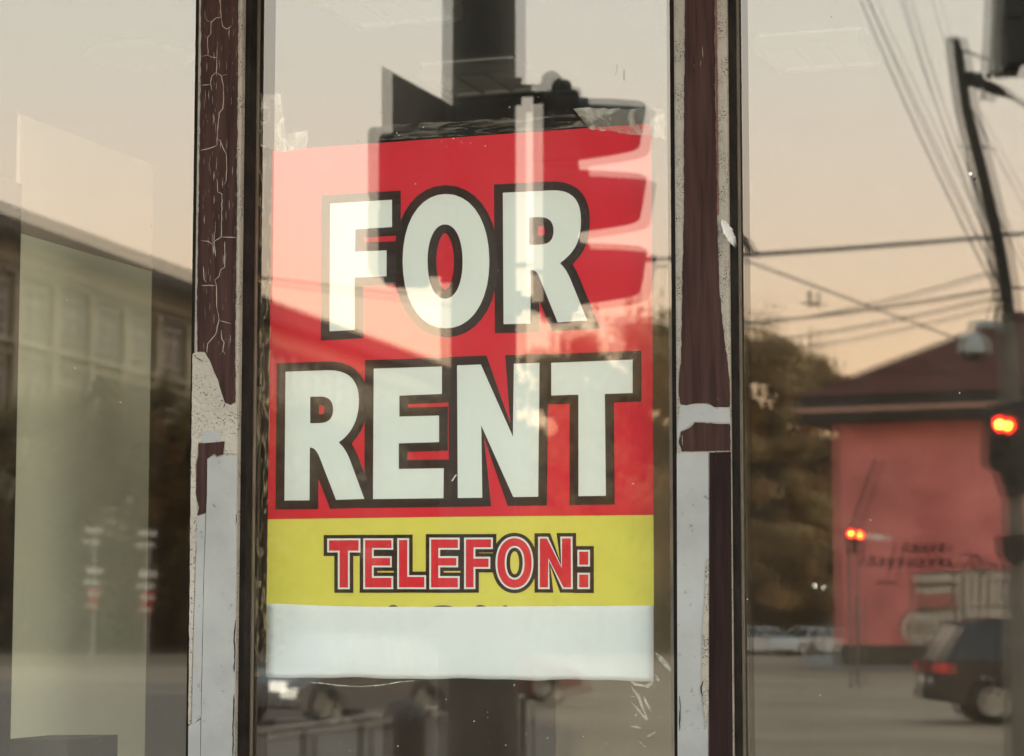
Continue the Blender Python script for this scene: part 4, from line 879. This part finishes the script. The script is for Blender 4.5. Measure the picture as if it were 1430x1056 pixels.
# ------------------------------------------------------------------ cars
def car(name, label, loc, rz, paint, kind='hatch', lit=False, tail=False, group=None, scale=1.0):
    o = thing(name, label, 'car', loc, rz, group); s = scale
    if kind == 'suv': L_, W, hb_, ht, wr = 4.7, .92, 1.05, 1.72, .37; cab = [(-2.30, 1.02), (-1.88, 1.68), (-1.5, 1.72), (.35, 1.70), (1.15, 1.08)]; low = .32
    else: L_, W, hb_, ht, wr = 4.2, .86, .93, 1.46, .31; cab = [(-1.95, .92), (-1.45, 1.40), (-1.0, 1.46), (.25, 1.44), (1.05, .95)]; low = .24
    f, r_ = L_/2, -L_/2; wx = (L_*.30, -L_*.30)
    def arch(cx): return [(cx+(wr+.07)*math.cos(t), wr+(wr+.07)*math.sin(t)) for t in [math.pi*k/8 for k in range(9)]]
    prof = [(f-.04, low+.08), (f, low+.25), (f-.04, hb_-.26), (f-.35, hb_-.12), (cab[4][0], hb_), (cab[0][0], hb_), (r_+.02, hb_-.10), (r_, low+.30), (r_+.05, low+.06)]
    prof += [(wx[1]-wr-.07, low)] + [(x, z) for x, z in reversed(arch(wx[1])) if z > low][0:] + [(wx[1]+wr+.07, low), (wx[0]-wr-.07, low)] + [(x, z) for x, z in reversed(arch(wx[0])) if z > low] + [(wx[0]+wr+.07, low)]
    b = MB(); b.prism([(x, -W, z) for x, z in prof], (0, 2*W, 0)); body = bevel(b.build('body', paint, o, local=True), .07, 3)
    b = MB(); tp = .16; n = len(cab)
    vs = [(x, -(W-.05-tp*(z-hb_)/(ht-hb_)), z) for x, z in cab]+[(x, (W-.05-tp*(z-hb_)/(ht-hb_)), z) for x, z in cab]
    b.add(vs, [(i, i+1, n+i+1, n+i) for i in range(n-1)]+[tuple(range(n-1, -1, -1)), tuple(range(n, 2*n))]); b.build('window', M_CGLS, o, local=True)
    b = MB(); zr_ = cab[2][1]; wt = W-.05-tp
    b.prism([(cab[1][0]-.04, -wt-.01, cab[1][1]-.01), (cab[2][0], -wt-.01, zr_+.004), (cab[3][0]+.02, -wt-.01, cab[3][1]+.004), (cab[3][0]+.08, -wt-.01, cab[3][1]-.05), (cab[2][0], -wt-.01, zr_-.055), (cab[1][0]-.04, -wt-.01, cab[1][1]-.07)], (0, 2*wt+.02, 0))
    for sy in (-1, 1):
        for (xa, za_), (xb, zb_) in (((cab[0][0]+.02, hb_), (cab[1][0]+.02, cab[1][1]-.02)), ((cab[4][0]-.02, hb_), (cab[3][0], cab[3][1]-.02)), ((-.35, hb_), (-.38, zr_-.02)), ((-1.28, hb_), (-1.22, zr_-.03))):
            b.tube([(xa, sy*(W-.045), za_), (xb, sy*(wt+.008), zb_)], .045, 6)
    bevel(b.build('roof', paint, o, local=True), .015, 2)
    for cx in wx:
        for sy in (-1, 1):
            b = MB(); b.lathe((cx, sy*(W-.20), wr), (0, sy, 0), [(0, 0), (0, wr*.9), (.02, wr), (.17, wr), (.20, wr*.93), (.20, wr*.66)], 20); wh = b.build('wheel', M_TYRE, o, local=True)
            b = MB(); b.lathe((cx, sy*(W-.20), wr), (0, sy, 0), [(.185, wr*.66), (.20, wr*.62), (.15, wr*.52), (.17, wr*.12), (.18, 0)], 20)
            for k in range(5):
                an = k*2*math.pi/5; c = Vector((cx, sy*(W-.02), wr)); dvec = Vector((math.cos(an), 0, math.sin(an))); b.obox(c+dvec*wr*.33, dvec*wr*.28, Vector((-math.sin(an), 0, math.cos(an)))*wr*.09, Vector((0, .012, 0)))
            b.build('rim', M_RIM, wh, local=True)
    for sy in (-1, 1):
        b = MB(); b.obox((f-.05, sy*(W-.24), hb_-.30), Vector((.07,0,0)), Vector((0,.17,0)), Vector((0,0,.08))); bevel(b.build('headlight', M_HEADC if lit else M_LENS, o, local=True), .03)
        b = MB(); b.obox((r_+.10, sy*(W-.06), hb_-.13), Vector((.13,0,0)), Vector((0,.075,0)), Vector((0,0,.085))); bevel(b.build('tail_light', M_TAIL if tail else M_TAILO, o, local=True), .02)
        b = MB(); b.obox((cab[4][0]-.25, sy*(W+.09), hb_+.06), Vector((.08,0,0)), Vector((0,.09,0)), Vector((0,0,.06))); bevel(b.build('mirror', paint, o, local=True), .02)
        b = MB()
        for hx in (-.05, -1.05): b.obox((hx, sy*(W+.012), hb_-.12), Vector((.09,0,0)), Vector((0,.014,0)), Vector((0,0,.015)))
        b.build('door_handle', paint, o, local=True)
    b = MB(); b.obox((f+.0, 0, low+.16), Vector((.05,0,0)), Vector((0,W-.06,0)), Vector((0,0,.09))); b.obox((r_-.0, 0, low+.16), Vector((.05,0,0)), Vector((0,W-.06,0)), Vector((0,0,.09)))
    bevel(b.build('bumper', M_TYRE if kind == 'suv' else paint, o, local=True), .03)
    b = MB(); b.obox((r_-.056, 0, hb_-.33), Vector((.006,0,0)), Vector((0,.26,0)), Vector((0,0,.055))); b.build('number_plate', M_SIGNW, o, local=True)
    return o
def along(px, d): return VG(px, d)
car('parked_car', 'dark off roader with tail lamp lit passing in front of the pink house', along(1290, 40.6)+RM*2.35, AZ, M_CBLK, 'suv', tail=True)
car('parked_car', 'grey car with headlamps lit half hidden below the blank paper strip', along(470, 41), AZ+math.pi-R(52), M_CSIL, lit=True, group='cars on the street')
car('parked_car', 'dark red car below the blank paper behind the railing', along(665, 52), AZ-R(10), M_CRED, tail=True, group='cars on the street')
car('parked_car', 'white car parked at the left edge of the right pane', along(1062, 127), AZ+R(38), M_CWHT, group='cars on the street', tail=True)
car('parked_car', 'white car parked below the spiky trees beside the pink house', along(1128, 124), AZ+R(140), M_CWHT, group='cars on the street')
car('parked_car', 'grey car parked last before the pink house corner', along(1168, 127.5), AZ-R(150), M_CSIL, group='cars on the street')
# scooter with one lamp lit
sc_ = thing('scooter', 'distant scooter with its single headlamp lit under the spiky trees', 'scooter', VG(1138, 110))
c = VG(1138, 110)
b = MB(); b.lathe(c+Vector((0,0,.25))+FM*0, RM, [(-.05, .13), (-.05, .25), (.05, .25), (.05, .13)], 16); b.lathe(c+Vector((0,0,.25))+FM*1.25, RM, [(-.05, .13), (-.05, .25), (.05, .25), (.05, .13)], 16); b.build('wheel', M_TYRE, sc_)
b = MB(); b.tube([c+Vector((0,0,.3)), c+FM*.15+Vector((0,0,1.0)), c+FM*.1+Vector((0,0,1.25))], [.04, .06, .14], 8); b.tube([c+FM*.2+Vector((0,0,.4)), c+FM*.6+Vector((0,0,.35)), c+FM*1.2+Vector((0,0,.7))], [.1, .15, .17], 8); b.tube([c+FM*.12-RM*.3+Vector((0,0,1.1)), c+FM*.12+RM*.3+Vector((0,0,1.1))], .02, 6); b.build('body', M_CBLK, sc_)
b = MB(); q = V(1138, 818, 109.8); b.tube([Vector((q.x, q.y, q.z-.7))+FM*.1, q+FM*.1], .03, 6, 1); b.lathe(q, -FM, [(-.08, 0), (0, .06), (.02, .05), (.03, 0)], 12); b.build('headlight', [M_HEADL, M_CBLK], sc_)

# ------------------------------------------------------------------ railing, bin
rl = thing('railing', 'low metal railing running away below the blank paper', 'railing', VG(540, 17))
P0, P1 = V(330, 1031, 14.0), V(730, 966, 21.5); P0.z = P1.z = 1.0
b = MB(); b.tube([P0, P1], .026, 10); b.build('top_rail', mat('dull rail', (0.22, 0.20, 0.165), .6), rl)
b = MB(); b.tube([P0-Vector((0,0,.5)), P1-Vector((0,0,.5))], .02, 8); b.build('lower_rail', M_PLATE, rl)
n = 6
for i in range(n+1):
    q = P0.lerp(P1, i/n); b = MB(); b.tube([Vector((q.x, q.y, 0)), q], .028, 8); b.build('rail_post', M_PLATE, rl)
bn = thing('litter_bin', 'dark domed litter bin beside the foot of the concrete pole', 'litter bin', VG(565, 13.5))
c = VG(565, 13.5); k = 13.5/F; zt_ = VZ(1000, 13.5)
b = MB(); b.lathe(c, (0,0,1), [(.02, 0), (.02, 26*k), (zt_*.5, 30*k), (zt_-.02, 30*k)], 18); b.build('body', M_DARK, bn)
b = MB(); b.lathe(c, (0,0,1), [(zt_-.015, 31*k), (zt_+.03, 30*k), (zt_+.08, 22*k), (zt_+.105, 0)], 18); b.build('lid', M_PLATE, bn)
b = MB(); b.obox(V(556, 1012, 13.5)-FM*(30*k+.004)+Vector((0,0,0)), RM*.06, FM*.004, Vector((0,0,.02))); b.build('slot_rim', M_GALV, bn)

# ------------------------------------------------------------------ sky, sun, camera
W_ = bpy.data.worlds.new('World'); S.world = W_; W_.use_nodes = True; nt = W_.node_tree; nt.nodes.clear(); L = nt.links.new
out = nt.nodes.new('ShaderNodeOutputWorld'); bg1 = nt.nodes.new('ShaderNodeBackground'); bg2 = nt.nodes.new('ShaderNodeBackground'); ad = nt.nodes.new('ShaderNodeAddShader')
sky = nt.nodes.new('ShaderNodeTexSky'); sky.sky_type = 'NISHITA'; sky.sun_disc = False; sky.sun_elevation = R(25); sky.sun_rotation = R(130)
sky.dust_density = 3.0; bg1.inputs['Strength'].default_value = 0.05; L(sky.outputs[0], bg1.inputs[0])
tc = nt.nodes.new('ShaderNodeTexCoord'); sx = nt.nodes.new('ShaderNodeSeparateXYZ'); mr = nt.nodes.new('ShaderNodeMapRange'); cr = nt.nodes.new('ShaderNodeValToRGB')
L(tc.outputs['Generated'], sx.inputs[0]); L(sx.outputs[2], mr.inputs[0]); mr.inputs[1].default_value = 0.0; mr.inputs[2].default_value = 1.0; L(mr.outputs[0], cr.inputs[0]); L(cr.outputs[0], bg2.inputs[0])
SK = 2.75; bg2.inputs['Strength'].default_value = SK
st = [(0.0, (1.28, .69, .33)), (.055, (1.26, .715, .345)), (.10, (1.18, .79, .455)), (.17, (1.04, .83, .615)), (.25, (.93, .86, .71)), (.42, (.77, .86, .85)), (1.0, (.60, .77, .86))]
els = cr.color_ramp.elements
els[0].position = st[0][0]; els[0].color = (*st[0][1], 1); els[1].position = st[-1][0]; els[1].color = (*st[-1][1], 1)
for p, c_ in st[1:-1]: e_ = els.new(p); e_.color = (*c_, 1)
L(bg1.outputs[0], ad.inputs[0]); L(bg2.outputs[0], ad.inputs[1]); L(ad.outputs[0], out.inputs[0])
sun = bpy.data.lights.new('sun', 'SUN'); sun.energy = 0.5; sun.angle = R(10); sun.color = (1, .86, .70)
so_ = bpy.data.objects.new('sun', sun); COL.objects.link(so_); so_.rotation_euler = (R(65), 0, R(50)); so_.location = (12, -12, 8)
cam = bpy.data.cameras.new('camera'); co = bpy.data.objects.new('camera', cam); COL.objects.link(co); S.camera = co
cam.lens = 85; cam.sensor_width = 36; cam.clip_start = .05; cam.clip_end = 3000
co.matrix_world = Matrix(((RIGHT.x, UP.x, -FWD.x, CAM.x), (RIGHT.y, UP.y, -FWD.y, CAM.y), (RIGHT.z, UP.z, -FWD.z, CAM.z), (0, 0, 0, 1)))
cam.dof.use_dof = True; cam.dof.focus_distance = (G(643, 560, YP)-CAM).dot(FWD); cam.dof.aperture_fstop = 11.0
S.view_settings.view_transform = 'Standard'; S.view_settings.look = 'None'; S.view_settings.exposure = 0; S.view_settings.gamma = 1
S.cycles.transparent_max_bounces = 32; S.cycles.max_bounces = 10; S.cycles.sample_clamp_indirect = 6
S.cycles.use_denoising = True
